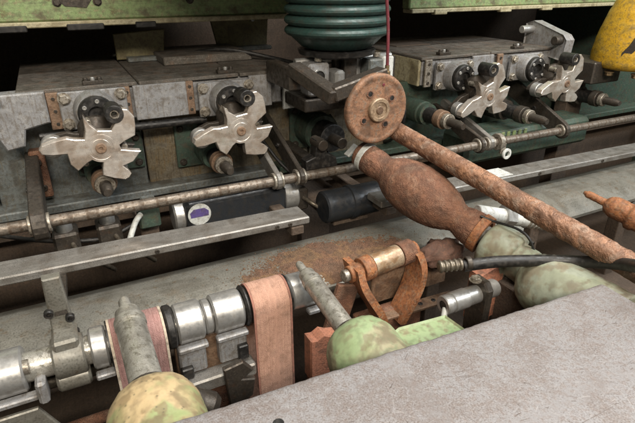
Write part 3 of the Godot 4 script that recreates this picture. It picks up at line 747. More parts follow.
func build_drum():
	var t := thing("curved_cover", "long curved grey sheet metal cover between the flat bars and the belts", "cover", Vector3(0.35, 0.93, -0.84))
	var m0 := mb(t)
	var prev := []
	for i in 25:
		var z := lerpf(-1.02, -0.757, i / 24.0)
		var dz := z + 0.86
		var y := 0.785 + sqrt(0.17 * 0.17 - dz * dz)
		var row := [Vector3(-0.51, y, z), Vector3(2.3, y, z), Vector3(2.3, y - 0.008, z), Vector3(-0.51, y - 0.008, z)]
		if i > 0:
			for k in 4:
				var n: int = (k + 1) % 4
				m0.tri(prev[k], prev[n], row[n], k + 1); m0.tri(prev[k], row[n], row[k], k + 1)
		else:
			m0.tri(row[0], row[1], row[2], -1); m0.tri(row[0], row[2], row[3], -1)
		prev = row
	m0.tri(prev[0], prev[2], prev[1], -1); m0.tri(prev[0], prev[3], prev[2], -1)
	part(t, "sheet", m0, "drum")
	for x in [-0.4, 0.75, 1.5, 2.2]:
		pbox(t, "stay", Vector3(x, 0.763, -0.84), Vector3(0.04, 0.32, 0.04), "void")
	# crumbly rust that has fallen from the bulb onto the drum
	var s := MeshInstance3D.new()
	var m := MB.new()
	var rng := RandomNumberGenerator.new(); rng.seed = 5
	for k in 9000:
		var c := rng.randf()
		var x: float; var z: float
		if c < 0.55:
			x = 0.40 + rng.randfn(0, 0.055); z = -0.835 + rng.randfn(0, 0.022)
		elif c < 0.85:
			x = 0.29 + rng.randfn(0, 0.02); z = -0.79 + rng.randfn(0, 0.018)
		else:
			x = 0.46 + rng.randfn(0, 0.09); z = -0.82 + rng.randfn(0, 0.04)
		var dz := z + 0.86
		if z > -0.762 or z < -0.93: continue
		var y := 0.785 + sqrt(0.17 * 0.17 - dz * dz)
		var r := rng.randf_range(0.0004, 0.0013) * (1.0 if rng.randf() < 0.96 else 2.0)
		m.box(Vector3(x, y + r * 0.3, z), Vector3(r * 2, r * 1.3, r * 1.6), r * 0.3, Basis(Vector3(rng.randf(), 1, rng.randf()).normalized(), rng.randf() * TAU))
	var nn := noise(61, 9.0, 5)
	var hgt := func(x: float, z: float) -> float:
		var a: float = 1.0 - Vector2((x - 0.42) / 0.12, (z + 0.825) / 0.065).length()
		a = maxf(a, 1.0 - Vector2((x - 0.285) / 0.05, (z + 0.80) / 0.04).length())
		a = maxf(a, 1.0 - Vector2((x - 0.52) / 0.14, (z + 0.78) / 0.085).length())
		return clampf(a * 1.9 + nn.get_noise_2d(x * 4.0, z * 4.0) * 0.7 + nn.get_noise_2d(x * 22.0, z * 22.0) * 0.5 - 0.12, -1, 1)
	var gx := 170; var gz := 90
	for i in gx:
		for j in gz:
			var q := []
			var top := -1.0
			for o in [[0, 0], [1, 0], [1, 1], [0, 1]]:
				var x: float = 0.22 + 0.42 * (i + o[0]) / gx; var z: float = -0.93 + 0.17 * (j + o[1]) / gz
				var h: float = hgt.call(x, z)
				top = maxf(top, h)
				q.append(Vector3(x, 0.785 + sqrt(0.0289 - (z + 0.86) * (z + 0.86)) - 0.001 + clampf(h, -0.1, 0.6) * 0.006 + nn.get_noise_2d(x * 40, z * 40) * 0.0008, z))
			if top > 0.12:
				m.tri(q[0], q[1], q[2], 7); m.tri(q[0], q[2], q[3], 7)
	m.st.generate_normals(); s.mesh = m.st.commit(); s.material_override = mats["rust_dust"]
	s.name = "rust_crumbs"; s.set_meta("kind", "stuff"); s.set_meta("label", "loose brown rust crumbs spilled on the curved grey cover"); s.set_meta("category", "rust"); add_child(s)

# ------------------------------------------------------------------ belts and their shaft
func belt(x0: float, x1: float, material: String, bottom: float, label: String, splay := 0.0, edge := "belt_edge"):
	var t := thing("belt", label, "belt", Vector3((x0 + x1) / 2, bottom, -0.66), "flat belts")
	var w := x1 - x0
	var yc := 0.978; var zc := -0.70; var r := 0.0345
	var path := []
	for i in 9: path.append(Vector2(zc - r, bottom + (yc - bottom) * i / 8.0))
	for i in range(1, 16): 
		var a := PI - PI * i / 16.0
		path.append(Vector2(zc + cos(a) * r, yc + sin(a) * r))
	for i in 13: path.append(Vector2(zc + r + splay * i / 12.0 * i / 12.0, yc - (yc - bottom) * i / 12.0))
	for piece in [["web", x0 + 0.004, x1 - 0.004, 0.0030, material], ["edge_strip", x0, x0 + 0.0037, 0.0034, edge], ["edge_strip", x1 - 0.0037, x1, 0.0034, edge]]:
		var m := mb(t)
		m.grp += 1
		var h: float = piece[3]
		var n := path.size()
		var outer := []; var inner := []
		for i in n:
			var tg: Vector2 = (path[mini(i + 1, n - 1)] - path[maxi(i - 1, 0)]).normalized()
			var nn := Vector2(-tg.y, tg.x)   # outward
			outer.append(path[i] + nn * h); inner.append(path[i])
		var at := func(x: float, q: Vector2) -> Vector3: return Vector3(x, q.y, q.x)
		for i in n - 1:
			var a: Vector3 = at.call(piece[1], outer[i]); var b: Vector3 = at.call(piece[2], outer[i])
			var c: Vector3 = at.call(piece[2], outer[i + 1]); var d: Vector3 = at.call(piece[1], outer[i + 1])
			var e: Vector3 = at.call(piece[1], inner[i]); var f: Vector3 = at.call(piece[2], inner[i])
			var g: Vector3 = at.call(piece[2], inner[i + 1]); var k: Vector3 = at.call(piece[1], inner[i + 1])
			m.tri(a, b, c, 1); m.tri(a, c, d, 1)
			m.tri(e, g, f, 2); m.tri(e, k, g, 2)
			m.tri(a, d, k, 3); m.tri(a, k, e, 3)
			m.tri(b, f, g, 4); m.tri(b, g, c, 4)
		part(t, piece[0], m, piece[4])

func sleeve(t: Node3D, x0: float, x1: float, r: float, material := "chrome"):
	return plathe(t, "sleeve", Vector3(x0, 0.978, -0.70), X, [Vector2(0.014, 0), Vector2(r - 0.003, 0), Vector2(r, 0.003), Vector2(r, x1 - x0 - 0.003), Vector2(r - 0.003, x1 - x0), Vector2(0.014, x1 - x0)], material, 40)

func build_belts():
	var t := thing("belt_shaft", "horizontal steel shaft with silver sleeves that carries the two belts", "shaft", Vector3(0.1, 0.978, -0.70))
	pcyl(t, "shaft", Vector3(-0.52, 0.978, -0.70), Vector3(0.36, 0.978, -0.70), 0.0225, "piston")
	for q in [[-0.30, -0.125, 0.034], [-0.036, -0.012, 0.0325], [0.092, 0.136, 0.034], [0.138, 0.152, 0.030], [0.153, 0.205, 0.034], [0.294, 0.345, 0.033]]:
		sleeve(t, q[0], q[1], q[2])
	for q in [[-0.0105, -0.0075], [0.0755, 0.09], [0.2075, 0.2155], [0.2895, 0.293]]:
		sleeve(t, q[0], q[1], 0.0365, "black")
	for q in [[-0.007, 0.073], [0.218, 0.287]]:
		sleeve(t, q[0], q[1], 0.034, "dark_steel")
	# rails under the sleeves
	for q in [[-0.30, -0.115], [-0.036, -0.008], [0.088, 0.137], [0.152, 0.207], [0.322, 0.345]]:
		pbox(t, "rail", Vector3((q[0] + q[1]) / 2, 0.946, -0.672), Vector3(q[1] - q[0], 0.009, 0.016), "cast", 0.002)
	pscrew(t, Vector3(-0.125, 0.99, -0.685), X, 0.011, "bolt", 0.008)
	pbox(t, "clamp_lug", Vector3(-0.108, 0.955, -0.672), Vector3(0.014, 0.04, 0.03), "cast", 0.004)
	belt(-0.008, 0.074, "belt_red", 0.62, "dusky red flat belt passing behind the upright steel piston", 0.0)
	belt(0.217, 0.288, "belt", 0.62, "salmon pink flat belt hanging free beside the silver sleeves", 0.012, "belt_dark")
	# strap bracket hanging from the flat bar down to the shaft
	t = thing("strap_bracket", "grey upright strap bracket with dark bolts clamped to the belt shaft", "bracket", Vector3(-0.066, 0.95, -0.72))
	pprism(t, "strap", [Vector2(-.018, -.005), Vector2(.016, -.005), Vector2(.012, .12), Vector2(-.012, .12)], Vector3(-0.066, 0.985, -0.735), X, Y, 0.018, "drum", 0.002)
	plathe(t, "clamp_ring", Vector3(-0.088, 0.978, -0.70), X, [Vector2(0.022, 0), Vector2(0.029, 0.0), Vector2(0.032, 0.003), Vector2(0.032, 0.041), Vector2(0.029, 0.044), Vector2(0.022, 0.044)], "drum", 36)
	pbox(t, "clamp_lug", Vector3(-0.066, 0.998, -0.705), Vector3(0.036, 0.04, 0.05), "drum", 0.004)
	pcyl(t, "clamp_nose", Vector3(-0.09, 0.945, -0.69), Vector3(-0.042, 0.945, -0.69), 0.018, "drum", 0.004)
	for q in [[-0.054, 1.035], [-0.052, 1.008], [-0.081, 1.0], [-0.08, 1.05]]:
		pscrew(t, Vector3(q[0], q[1], -0.717), Z, 0.0065, "black", 0.008)
	pbox(t, "rear_stay", Vector3(-0.064, 1.03, -0.80), Vector3(0.018, 0.012, 0.17), "dark_steel", 0.001, Basis(X, -0.2))
	# lower guard plates in the corner
	t = thing("guard_plate", "slanting grey guard plate in the bottom corner under the sleeve", "plate", Vector3(-0.13, 0.75, -0.64))
	pprism(t, "plate", [Vector2(-.12, -.12), Vector2(.075, -.12), Vector2(.0, .045), Vector2(-.12, .045)], Vector3(-0.12, 0.88, -0.675), X, Y, 0.008, "drum", 0.002)
	pprism(t, "red_strip", [Vector2(-.06, -.12), Vector2(-.028, -.12), Vector2(-.05, .02), Vector2(-.06, .02)], Vector3(-0.12, 0.88, -0.664), X, Y, 0.006, "belt", 0.001)
	# brackets and blades under the sleeves
	t = thing("belt_guide", "grey clamp block with stepped jaws under the silver sleeves between the belts", "clamp", Vector3(0.15, 0.86, -0.69))
	pbox(t, "jaw", Vector3(0.111, 0.913, -0.69), Vector3(0.045, 0.05, 0.03), "cast", 0.003)
	pbox(t, "jaw", Vector3(0.181, 0.913, -0.69), Vector3(0.05, 0.05, 0.03), "cast", 0.003)
	pbox(t, "web", Vector3(0.146, 0.90, -0.705), Vector3(0.12, 0.09, 0.02), "rust_tan", 0.003)
	pbox(t, "cross_bar", Vector3(0.15, 0.872, -0.668), Vector3(0.125, 0.026, 0.03), "bar", 0.003)
	pbox(t, "dark_pad", Vector3(0.098, 0.897, -0.672), Vector3(0.02, 0.022, 0.012), "black", 0.002)
	pbox(t, "dark_pad", Vector3(0.196, 0.905, -0.672), Vector3(0.018, 0.03, 0.012), "black", 0.002)
	pbox(t, "hanger", Vector3(0.15, 0.735, -0.71), Vector3(0.05, 0.262, 0.02), "rust", 0.003)
	t = thing("scraper_blade", "dark notched scraper blade standing beside the salmon belt", "blade", Vector3(0.178, 0.83, -0.64))
	pprism(t, "blade", [Vector2(-.024, .04), Vector2(.01, .045), Vector2(.028, .02), Vector2(.008, .008), Vector2(.03, .0), Vector2(.024, -.035), Vector2(.0, -.05), Vector2(-.018, -.045)], Vector3(0.174, 0.868, -0.648), X, Y, 0.012, "dark_steel", 0.002)
	pbox(t, "stem", Vector3(0.174, 0.73, -0.655), Vector3(0.02, 0.25, 0.014), "dark_steel", 0.002)
	t = thing("clamp_head", "dark rounded clamp head with socket screw beside the yellowish dome", "clamp", Vector3(0.098, 0.86, -0.635))
	plathe(t, "head", Vector3(0.082, 0.885, -0.63), Vector3(0.8, -0.45, 0.35), [Vector2(0, 0), Vector2(0.018, 0), Vector2(0.022, 0.005), Vector2(0.024, 0.045), Vector2(0.018, 0.055), Vector2(0, 0.056)], "dark_steel", 26)
	pscrew(t, Vector3(0.094, 0.898, -0.617), Vector3(0, .7, .6), 0.009, "bolt", 0.008)
	pbox(t, "stem", Vector3(0.10, 0.732, -0.638), Vector3(0.022, 0.255, 0.02), "dark_steel", 0.002)
	# salmon blocks behind the belt
	var rng := RandomNumberGenerator.new(); rng.seed = 11
	t = thing("salmon_block", "broken salmon coloured block standing just beside the salmon belt", "block", Vector3(0.34, 0.84, -0.68))
	pprism(t, "block", [Vector2(-.03, -.06), Vector2(.035, -.06), Vector2(.038, .008), Vector2(.028, .03), Vector2(.012, .034), Vector2(-.002, .042), Vector2(-.016, .034), Vector2(-.03, .036)], Vector3(0.352, 0.85, -0.69), X, Y, 0.03, "pink_box", 0.003)
	pbox(t, "foot", Vector3(0.352, 0.70, -0.68), Vector3(0.05, 0.19, 0.025), "rust", 0.003)
	t = thing("brown_slab", "tilted brown slab in the gap behind the second piston", "slab", Vector3(0.41, 0.80, -0.70))
	pbox(t, "slab", Vector3(0.415, 0.89, -0.715), Vector3(0.05, 0.12, 0.012), "rust", 0.002, Basis(Z, -0.3))
	pbox(t, "foot", Vector3(0.40, 0.715, -0.72), Vector3(0.03, 0.222, 0.012), "rust", 0.002)

# ------------------------------------------------------------------ air cylinders
func air_cylinder(base: Vector3, tip: Vector3, r: float, dome: String, label: String, rod_mat := "piston", fin := true):
	# base: far end of the dome, where the piston leaves it
	var t := thing("air_cylinder", label, "air cylinder", Vector3(base.x, base.y - 0.06, base.z + 0.1), "air cylinders")
	var d := (tip - base).normalized()
	var l := base.distance_to(tip)
	# domed body reaching back under the plate
	var prof := [Vector2(0.0, -0.34), Vector2(0.056, -0.34), Vector2(0.058, -0.33), Vector2(0.058, -0.05)]
	for i in 9:
		var a := PI * 0.5 * i / 8.0
		prof.append(Vector2(0.024 + 0.034 * cos(a), -0.05 + 0.046 * sin(a)))
	prof.append(Vector2(0.0, -0.004))
	prough(t, "dome", base, d, prof, dome, 72, 0.005, 0.0012, 60.0, int(base.x * 1000), 0.0007)
	pring(t, "seal_ring", base - d * 0.008, base + d * 0.004, r * 1.3, r * 0.9, "dark_steel")
	plathe(t, "piston", base, d, [Vector2(r, -0.01), Vector2(r, l * .62), Vector2(r * 0.96, l * .63), Vector2(r * 0.96, l * .655), Vector2(r * 1.06, l * .66), Vector2(r * 1.06, l * .72), Vector2(r * 0.92, l * .75), Vector2(r * 0.86, l * .82), Vector2(r * .7, l * .84), Vector2(r * .45, l * .855), Vector2(r * .42, l * .97), Vector2(r * .3, l), Vector2(0, l)], rod_mat, 32)
	return t

func build_cylinders():
	air_cylinder(Vector3(0.026, 1.018, -0.53), Vector3(0.024, 1.045, -0.71), 0.0215, "dome", "air cylinder with yellow-green dome and steel piston crossing the red belt")
	air_cylinder(Vector3(0.325, 1.0, -0.535), Vector3(0.318, 1.035, -0.70), 0.0165, "dome_green", "air cylinder with green dome and grey piston beside the salmon belt")
	var t := thing("green_cover", "flat green painted cover plate beside the green dome at the plate edge", "cover", Vector3(0.43, 0.99, -0.47))
	pprism(t, "cover", [Vector2(-.09, -.05), Vector2(.075, -.05), Vector2(.068, .022), Vector2(-.02, .03), Vector2(-.07, .012)], Vector3(0.43, 0.985, -0.487), X, -Z, -0.016, "dome_green", 0.003)
	pbox(t, "stay", Vector3(0.43, 0.80, -0.45), Vector3(0.04, 0.37, 0.03), "void")
	# third cylinder: faceted green-grey head behind the hose, rounded tan body
	t = thing("coupling_block", "rounded grey-green coupling block behind the black hose", "coupling", Vector3(0.72, 0.97, -0.58))
	prough(t, "block", Vector3(0.720, 1.006, -0.645), Vector3(0.12, -0.12, 0.62), [Vector2(0, 0), Vector2(0.034, 0.0), Vector2(0.047, 0.006), Vector2(0.05, 0.012), Vector2(0.05, 0.062), Vector2(0.046, 0.068), Vector2(0.038, 0.07), Vector2(0.038, 0.10), Vector2(0, 0.10)], "coupling", 56, 0.004, 0.0008, 80.0, 64, 0.0005)
	for k in 4:
		var an := TAU * k / 4 + 0.9
		pscrew(t, Vector3(0.737 + cos(an) * 0.042, 0.992 + sin(an) * 0.042, -0.577), Vector3(0.1, -0.1, 0.62), 0.006, "dark_steel", 0.006)
	prough(t, "dome", Vector3(0.715, 0.992, -0.35), Vector3(0, 0, -1), [Vector2(0, 0), Vector2(0.06, 0), Vector2(0.06, 0.13), Vector2(0.057, 0.15), Vector2(0.048, 0.17), Vector2(0.034, 0.182), Vector2(0.0, 0.188)], "coupling", 64, 0.005, 0.0012, 60.0, 63, 0.0006)
	pbox(t, "base", Vector3(0.72, 0.78, -0.55), Vector3(0.06, 0.36, 0.08), "void")
	t = thing("silver_union", "silver pipe union with hexagonal nut behind the coupling block", "pipe fitting", Vector3(0.80, 1.0, -0.68))
	pcyl(t, "pipe", Vector3(0.735, 1.045, -0.70), Vector3(0.94, 0.99, -0.66), 0.017, "white")
	var m := mb(t); m.lathe(Vector3(0.80, 1.028, -0.688), Vector3(0.205, -0.055, 0.04), [Vector2(0, 0), Vector2(.026, 0), Vector2(.026, .024), Vector2(0, .024)], 6, true); part(t, "nut", m, "chrome")
	for k in 6: pring(t, "thread_ring", Vector3(0.86 + k * .011, 1.012 - k * .003, -0.676 + k * .002), Vector3(0.866 + k * .011, 1.010 - k * .003, -0.675 + k * .002), 0.020, 0.015, "bolt")
	pbox(t, "stay", Vector3(0.88, 0.80, -0.67), Vector3(0.03, 0.39, 0.02), "void")
	# rusty piston at the right border
	t = thing("rusty_piston", "rusty pointed piston with steel collar at the picture border past the curved cover", "piston", Vector3(1.19, 0.96, -0.64))
	prough(t, "piston", Vector3(1.212, 0.945, -0.52), Vector3(-0.074, 0.055, -0.22), [Vector2(0, 0), Vector2(0.031, 0), Vector2(0.031, .10), Vector2(.034, .105), Vector2(.034, .118), Vector2(.027, .125), Vector2(.027, .16), Vector2(.021, .175), Vector2(.0105, .183), Vector2(.009, .226), Vector2(.004, .236), Vector2(0, .237)], "rust_orange", 48, 0.003, 0.001, 110.0, 51, 0.0008)
	pring(t, "collar", Vector3(1.238, 0.965, -0.655), Vector3(1.27, 0.955, -0.64), 0.024, 0.012, "chrome")
	pbox(t, "post", Vector3(1.235, 0.76, -0.55), Vector3(0.05, 0.33, 0.06), "rust_orange", 0.004)

# ------------------------------------------------------------------ rusty parts
func build_rusty():
	# disc with hub
	var c := Vector3(0.606, 1.236, -0.90)
	var t := thing("flange_disc", "round rusty brown flange disc with four holes and a stub hub", "disc", c)
	prough(t, "disc", c - Z * 0.018, Z, [Vector2(0, 0), Vector2(0.074, 0), Vector2(0.0765, 0.003), Vector2(0.0765, 0.015), Vector2(0.073, 0.018), Vector2(0.066, 0.0182), Vector2(0.064, 0.0172), Vector2(0, 0.0172)], "rust_disc", 96, 0.003, 0.0006, 140.0, 41)
	var h := plathe(t, "hub", c - Z * 0.001, Z, [Vector2(0.026, 0), Vector2(0.026, 0.008), Vector2(0.024, 0.0105), Vector2(0.018, 0.0105), Vector2(0.017, 0.008), Vector2(0, 0.008)], "hub_tan", 36)
	pcyl(h, "shaft_end", c + Z * 0.0065, c + Z * 0.0095, 0.009, "rust_tan")
	for k in 4:
		var a := TAU * k / 4 + 0.55
		var q := c + Vector3(cos(a), sin(a), 0) * 0.041
		pring(t, "hole_rim", q - Z * 0.002, q + Z * 0.0008, 0.0085, 0.0055, "rust")
		pcyl(t, "hole", q - Z * 0.002, q + Z * 0.0003, 0.0056, "black", 0.0002)
	pcyl(t, "red_dot", c + Vector3(.012, .052, -0.002), c + Vector3(.012, .052, 0.0005), 0.003, "maroon", 0.0002)
	pcyl(t, "axle", c - Z * 0.30, c - Z * 0.018, 0.02, "dark_steel")
	# angled lever bar above the disc
	t = thing("angle_lever", "bent square steel lever reaching over the rusty disc", "lever", Vector3(0.5, 1.26, -0.95))
	var a0 := Vector3(0.474, 1.308, -1.03); var a1 := Vector3(0.503, 1.274, -0.925); var a2 := Vector3(0.64, 1.304, -0.935)
	for q in [[a0, a1], [a1, a2]]:
		var d: Vector3 = q[1] - q[0]
		var u := d.normalized()
		var s := Y.cross(u).normalized()
		pbox(t, "limb", (q[0] + q[1]) / 2, Vector3(0.036, 0.03, d.length() + (0.03 if q[0] == a0 else 0.0)), "dark_steel", 0.003, Basis(s, u.cross(s), u))
	pbox(t, "clevis", Vector3(0.47, 1.29, -1.10), Vector3(0.03, 0.05, 0.14), "dark_steel", 0.003)
	# bulb pipe
	var p0 := Vector3(0.598, 1.122, -0.955); var p1 := Vector3(0.712, 1.02, -0.655)
	t = thing("bulb_pipe", "rusty brown pipe swelling into a bulb below the flange disc", "pipe", p1)
	var d := (p1 - p0)
	var l := d.length()
	var prof := [Vector2(0, 0)]
	for q in [[0.0, .029], [.02, .031], [.05, .032], [.09, .033], [.13, .0335], [.17, .033], [.2, .0315], [.225, .0305], [.25, .033], [.28, .040], [.32, .0475], [.37, .0535], [.43, .058], [.5, .0600], [.57, .059], [.63, .0565], [.69, .052], [.74, .046], [.78, .0395], [.81, .034], [.83, .0315], [.85, .033], [.88, .036], [.93, .0385], [.965, .0385], [.99, .036], [1.0, .033], [1.005, .016], [1.01, .0]]:
		prof.append(Vector2(q[1], q[0] * l))
	prough(t, "shell", p0, d, prof, "rust", 150, 0.0022, 0.0011, 260.0, 21, 0.0005)
	var n := d.normalized()
	pring(t, "joint_collar", p1 - n * 0.012, p1 + n * 0.006, 0.042, 0.03, "rust_orange")
	pcyl(t, "stub", p1, p1 + n * 0.045, 0.022, "bar", 0.002, "grey stub showing bare metal at the pipe's end")
	pring(t, "neck_band", p0 + n * 0.012, p0 + n * 0.026, 0.034, 0.028, "white")
	# long rusty rod
	var r0 := Vector3(0.672, 1.178, -0.96); var r1 := Vector3(0.764, 1.076, -0.38)
	var dir := (r1 - r0)
	t = thing("rusty_rod", "long rusty round rod slanting towards the viewer from behind the disc", "rod", r1)
	prough(t, "rod", r0, dir, [Vector2(0, 0), Vector2(0.021, 0.001), Vector2(0.0213, dir.length() * 1.28), Vector2(0, dir.length() * 1.28 + 0.001)], "rod_rust", 72, 0.003, 0.0009, 200.0, 31, 0.0011)
	pbox(t, "lug", r0 + Vector3(-0.01, 0.0, -0.02), Vector3(0.03, 0.03, 0.06), "dark_steel")
	# red tube
	t = thing("red_tube", "thin dark red tube hanging in front of the bellows down to the disc", "tube", Vector3(0.66, 1.30, -0.955))
	ptube(t, "tube", curve([Vector3(0.638, 1.62, -0.955), Vector3(0.645, 1.5, -0.955), Vector3(0.658, 1.40, -0.955), Vector3(0.662, 1.315, -0.955)], 24), 0.0036, "maroon", 12)
	plathe(t, "nipple", Vector3(0.662, 1.318, -0.955), -Y, [Vector2(0.005, 0), Vector2(0.005, .012), Vector2(.008, .014), Vector2(.008, .03), Vector2(.005, .034), Vector2(0, .034)], "brass", 18)
	# rusty roller bracket
	t = thing("rusty_bracket", "orange rusty bracket with a bare steel roller pin below the bulb pipe", "bracket", Vector3(0.53, 0.84, -0.70))
	var q0 := Vector3(0.432, 0.968, -0.715); var q1 := Vector3(0.60, 0.98, -0.725)
	pcyl(t, "pin", q0, q1, 0.0175, "rust_orange")
	plathe(t, "steel_sleeve", q0 + (q1 - q0) * .32, q1 - q0, [Vector2(.017, 0), Vector2(.0235, .001), Vector2(.0235, .068), Vector2(.017, .069)], "sleeve_tan", 32, "bright worn sleeve of the roller")
	pring(t, "rust_collar", q0 + (q1 - q0) * .17, q0 + (q1 - q0) * .315, 0.0255, 0.017, "rust_orange")
	pring(t, "rust_collar", q0 + (q1 - q0) * .735, q0 + (q1 - q0) * .93, 0.0255, 0.017, "rust")
	pcyl(t, "pin_end", q0 - X * 0.012, q0, 0.0125, "bolt")
	for s in [0, 1]:
		var xx := 0.447 if s == 0 else 0.588
		var bend := 0.045 if s == 0 else -0.05
		var pa := []
		var pb := []
		for i in 13:
			var f := i / 12.0
			var z := -0.722 + 0.035 * sin(f * PI * .6)
			var y := 0.985 - f * 0.14
			var xo := bend * smoothstep(0.1, 0.95, f) + (0.012 * sin(f * PI) if s == 1 else 0.0)
			pa.append([xx + xo, y, z])
		var m := mb(t)
		var rows := []
		for i in 13:
			var e: Array = pa[i]
			var p := Vector3(e[0], e[1], e[2])
			var f0: Array = pa[maxi(i - 1, 0)]; var f1: Array = pa[mini(i + 1, 12)]
			var uu := (Vector3(f1[0], f1[1], f1[2]) - Vector3(f0[0], f0[1], f0[2])).normalized()
			var side := uu.cross(Z).normalized() * 0.0075
			var w := Z * (0.03 - 0.006 * i / 12.0)
			rows.append([p + side + w, p + side - w, p - side - w, p - side + w])
		for i in 12:
			for k in 4:
				var nx: int = (k + 1) % 4
				m.tri(rows[i][k], rows[i + 1][nx], rows[i][nx], k + 1); m.tri(rows[i][k], rows[i + 1][k], rows[i + 1][nx], k + 1)
		for i in [0, 12]:
			m.tri(rows[i][0], rows[i][1], rows[i][2], -1); m.tri(rows[i][0], rows[i][2], rows[i][3], -1)
		part(t, "arm", m, "rust_orange")
	pbox(t, "base_strip", Vector3(0.56, 0.858, -0.692), Vector3(0.27, 0.008, 0.032), "rust_tan", 0.002, Basis(Z, -0.04))
	for x in [0.60, 0.635, 0.67]: pscrew(t, Vector3(x, 0.861 - (x - .56) * .04, -0.69), Y, 0.005, "black", 0.003)
	pbox(t, "back_web", Vector3(0.60, 0.91, -0.735), Vector3(0.2, 0.09, 0.01), "rust_tan", 0.002)
	pbox(t, "pedestal", Vector3(0.53, 0.735, -0.71), Vector3(0.16, 0.26, 0.03), "rust", 0.003)
	# crusty clod joining bracket and pipe
	t = thing("rust_crust", "crusty dark rust lump between the bulb pipe and the roller bracket", "rust lump", Vector3(0.64, 0.96, -0.71))
	var m2 := mb(t)
	var nz := noise(50, 22.0, 3)
	m2.grp = 1
	var seg := 28
	var pts := []
	for j in 15:
		var row := []
		for i in seg:
			var ph := PI * j / 14.0; var th := TAU * i / seg
			var dd := Vector3(sin(ph) * cos(th), cos(ph), sin(ph) * sin(th))
			var rr := 0.95 + nz.get_noise_3dv(dd * 0.09) * 0.35
			row.append(Vector3(0.662, 0.958, -0.715) + Vector3(dd.x * .058, dd.y * .03, dd.z * .038) * rr)
		pts.append(row)
	for j in 14:
		for i in seg:
			var k := (i + 1) % seg
			m2.tri(pts[j][i], pts[j][k], pts[j + 1][k], 1); m2.tri(pts[j][i], pts[j + 1][k], pts[j + 1][i], 1)
	part(t, "lump", m2, "rust_crust")
	# thin wire hooked on the pipe joint
	t = thing("black_wire", "thin black wire sticking out over the grey-green coupling block", "wire", Vector3(0.70, 1.03, -0.62))
	ptube(t, "wire", curve([Vector3(0.700, 1.064, -0.655), Vector3(0.716, 1.058, -0.635), Vector3(0.735, 1.056, -0.59), Vector3(0.742, 1.045, -0.566), Vector3(0.748, 1.02, -0.553)], 20), 0.0026, "black", 8)

# ------------------------------------------------------------------ hose and fitting
func build_hose():
	var t := thing("air_hose", "thick black rubber hose with brass threaded end crossing the plate corner", "hose", Vector3(0.6, 1.04, -0.52))
	ptube(t, "hose", curve([Vector3(0.562, 1.044, -0.548), Vector3(0.62, 1.048, -0.527), Vector3(0.699, 1.046, -0.495), Vector3(0.745, 1.055, -0.45), Vector3(0.745, 1.085, -0.385), Vector3(0.70, 1.12, -0.32), Vector3(0.66, 1.14, -0.24)], 60), 0.0105, "black", 24)
	var a := Vector3(0.520, 1.046, -0.562); var d := Vector3(0.042, 0.002, 0.014)
	var prof := [Vector2(0, 0)]
	for k in 5:
		prof.append(Vector2(0.0085, k * .0088)); prof.append(Vector2(0.0108, k * .0088 + .002)); prof.append(Vector2(0.0108, k * .0088 + .005)); prof.append(Vector2(0.0085, k * .0088 + .007))
	prof.append(Vector2(0, .047))
	plathe(t, "threaded_end", a, d, prof, "fitting_steel", 24)
	pring(t, "hose_clip", Vector3(0.566, 1.0483, -0.5465), Vector3(0.575, 1.0487, -0.5435), 0.0125, 0.0095, "dark_steel")
	t = thing("pipe_fitting", "silver cylindrical fitting held by a dark clamp under the hose end", "fitting", Vector3(0.60, 0.97, -0.55))
	var q0 := Vector3(0.530, 0.970, -0.55); var q1 := Vector3(0.675, 0.972, -0.55)
	plathe(t, "barrel", q0, q1 - q0, [Vector2(0.009, 0), Vector2(.0165, 0), Vector2(.018, .002), Vector2(.018, .012), Vector2(.0165, .014), Vector2(.0165, .017), Vector2(.0185, .019), Vector2(.0185, .05), Vector2(.017, .052), Vector2(.017, .12), Vector2(.015, .124), Vector2(0, .124)], "chrome", 32)
	pcyl(t, "bore", q0 + X * 0.0005, q0 + X * 0.004, 0.0095, "black")
	pprism(t, "clamp", [Vector2(-.024, -.10), Vector2(.024, -.10), Vector2(.026, .02), Vector2(.014, .034), Vector2(-.014, .034), Vector2(-.026, .02)], Vector3(0.608, 0.968, -0.55), -Z, Y, 0.016, "dark_steel", 0.003)
	pbolt(t, Vector3(0.60, 1.002, -0.55), Y, 0.009)
	ptube(t, "drain_pipe", curve([Vector3(0.534, 0.966, -0.547), Vector3(0.526, 0.950, -0.54), Vector3(0.522, 0.925, -0.535), Vector3(0.52, 0.88, -0.532)], 16), 0.0055, "white", 12)
	pbox(t, "post", Vector3(0.60, 0.74, -0.55), Vector3(0.03, 0.27, 0.03), "void")
	t = thing("salmon_tile", "salmon rusty block behind the silver fitting", "block", Vector3(0.655, 0.95, -0.57))
	pprism(t, "block", [Vector2(-.03, -.09), Vector2(.03, -.09), Vector2(.036, .015), Vector2(.02, .034), Vector2(-.03, .02)], Vector3(0.668, 0.965, -0.605), X, Y, 0.03, "pink_box", 0.003)
	pbox(t, "foot", Vector3(0.668, 0.74, -0.59), Vector3(0.04, 0.27, 0.025), "rust")
	# narrow dark ribs in the gap below
	for k in 3:
		t = thing("gap_rib", ["thin upright rib in the dark gap beside the white drain pipe", "thin upright rib in the dark gap below the rusty bracket", "thin upright rib in the dark gap under the green cover"][k], "rib", Vector3(0.50 + k * 0.04, 0.6, -0.6))
		pbox(t, "rib", Vector3(0.48 + k * 0.05, 0.72, -0.62), Vector3(0.012, 0.235, 0.03), "rust", 0.002)
		pbox(t, "cap", Vector3(0.48 + k * 0.05, 0.841, -0.62), Vector3(0.016, 0.006, 0.034), "dark_steel", 0.001)

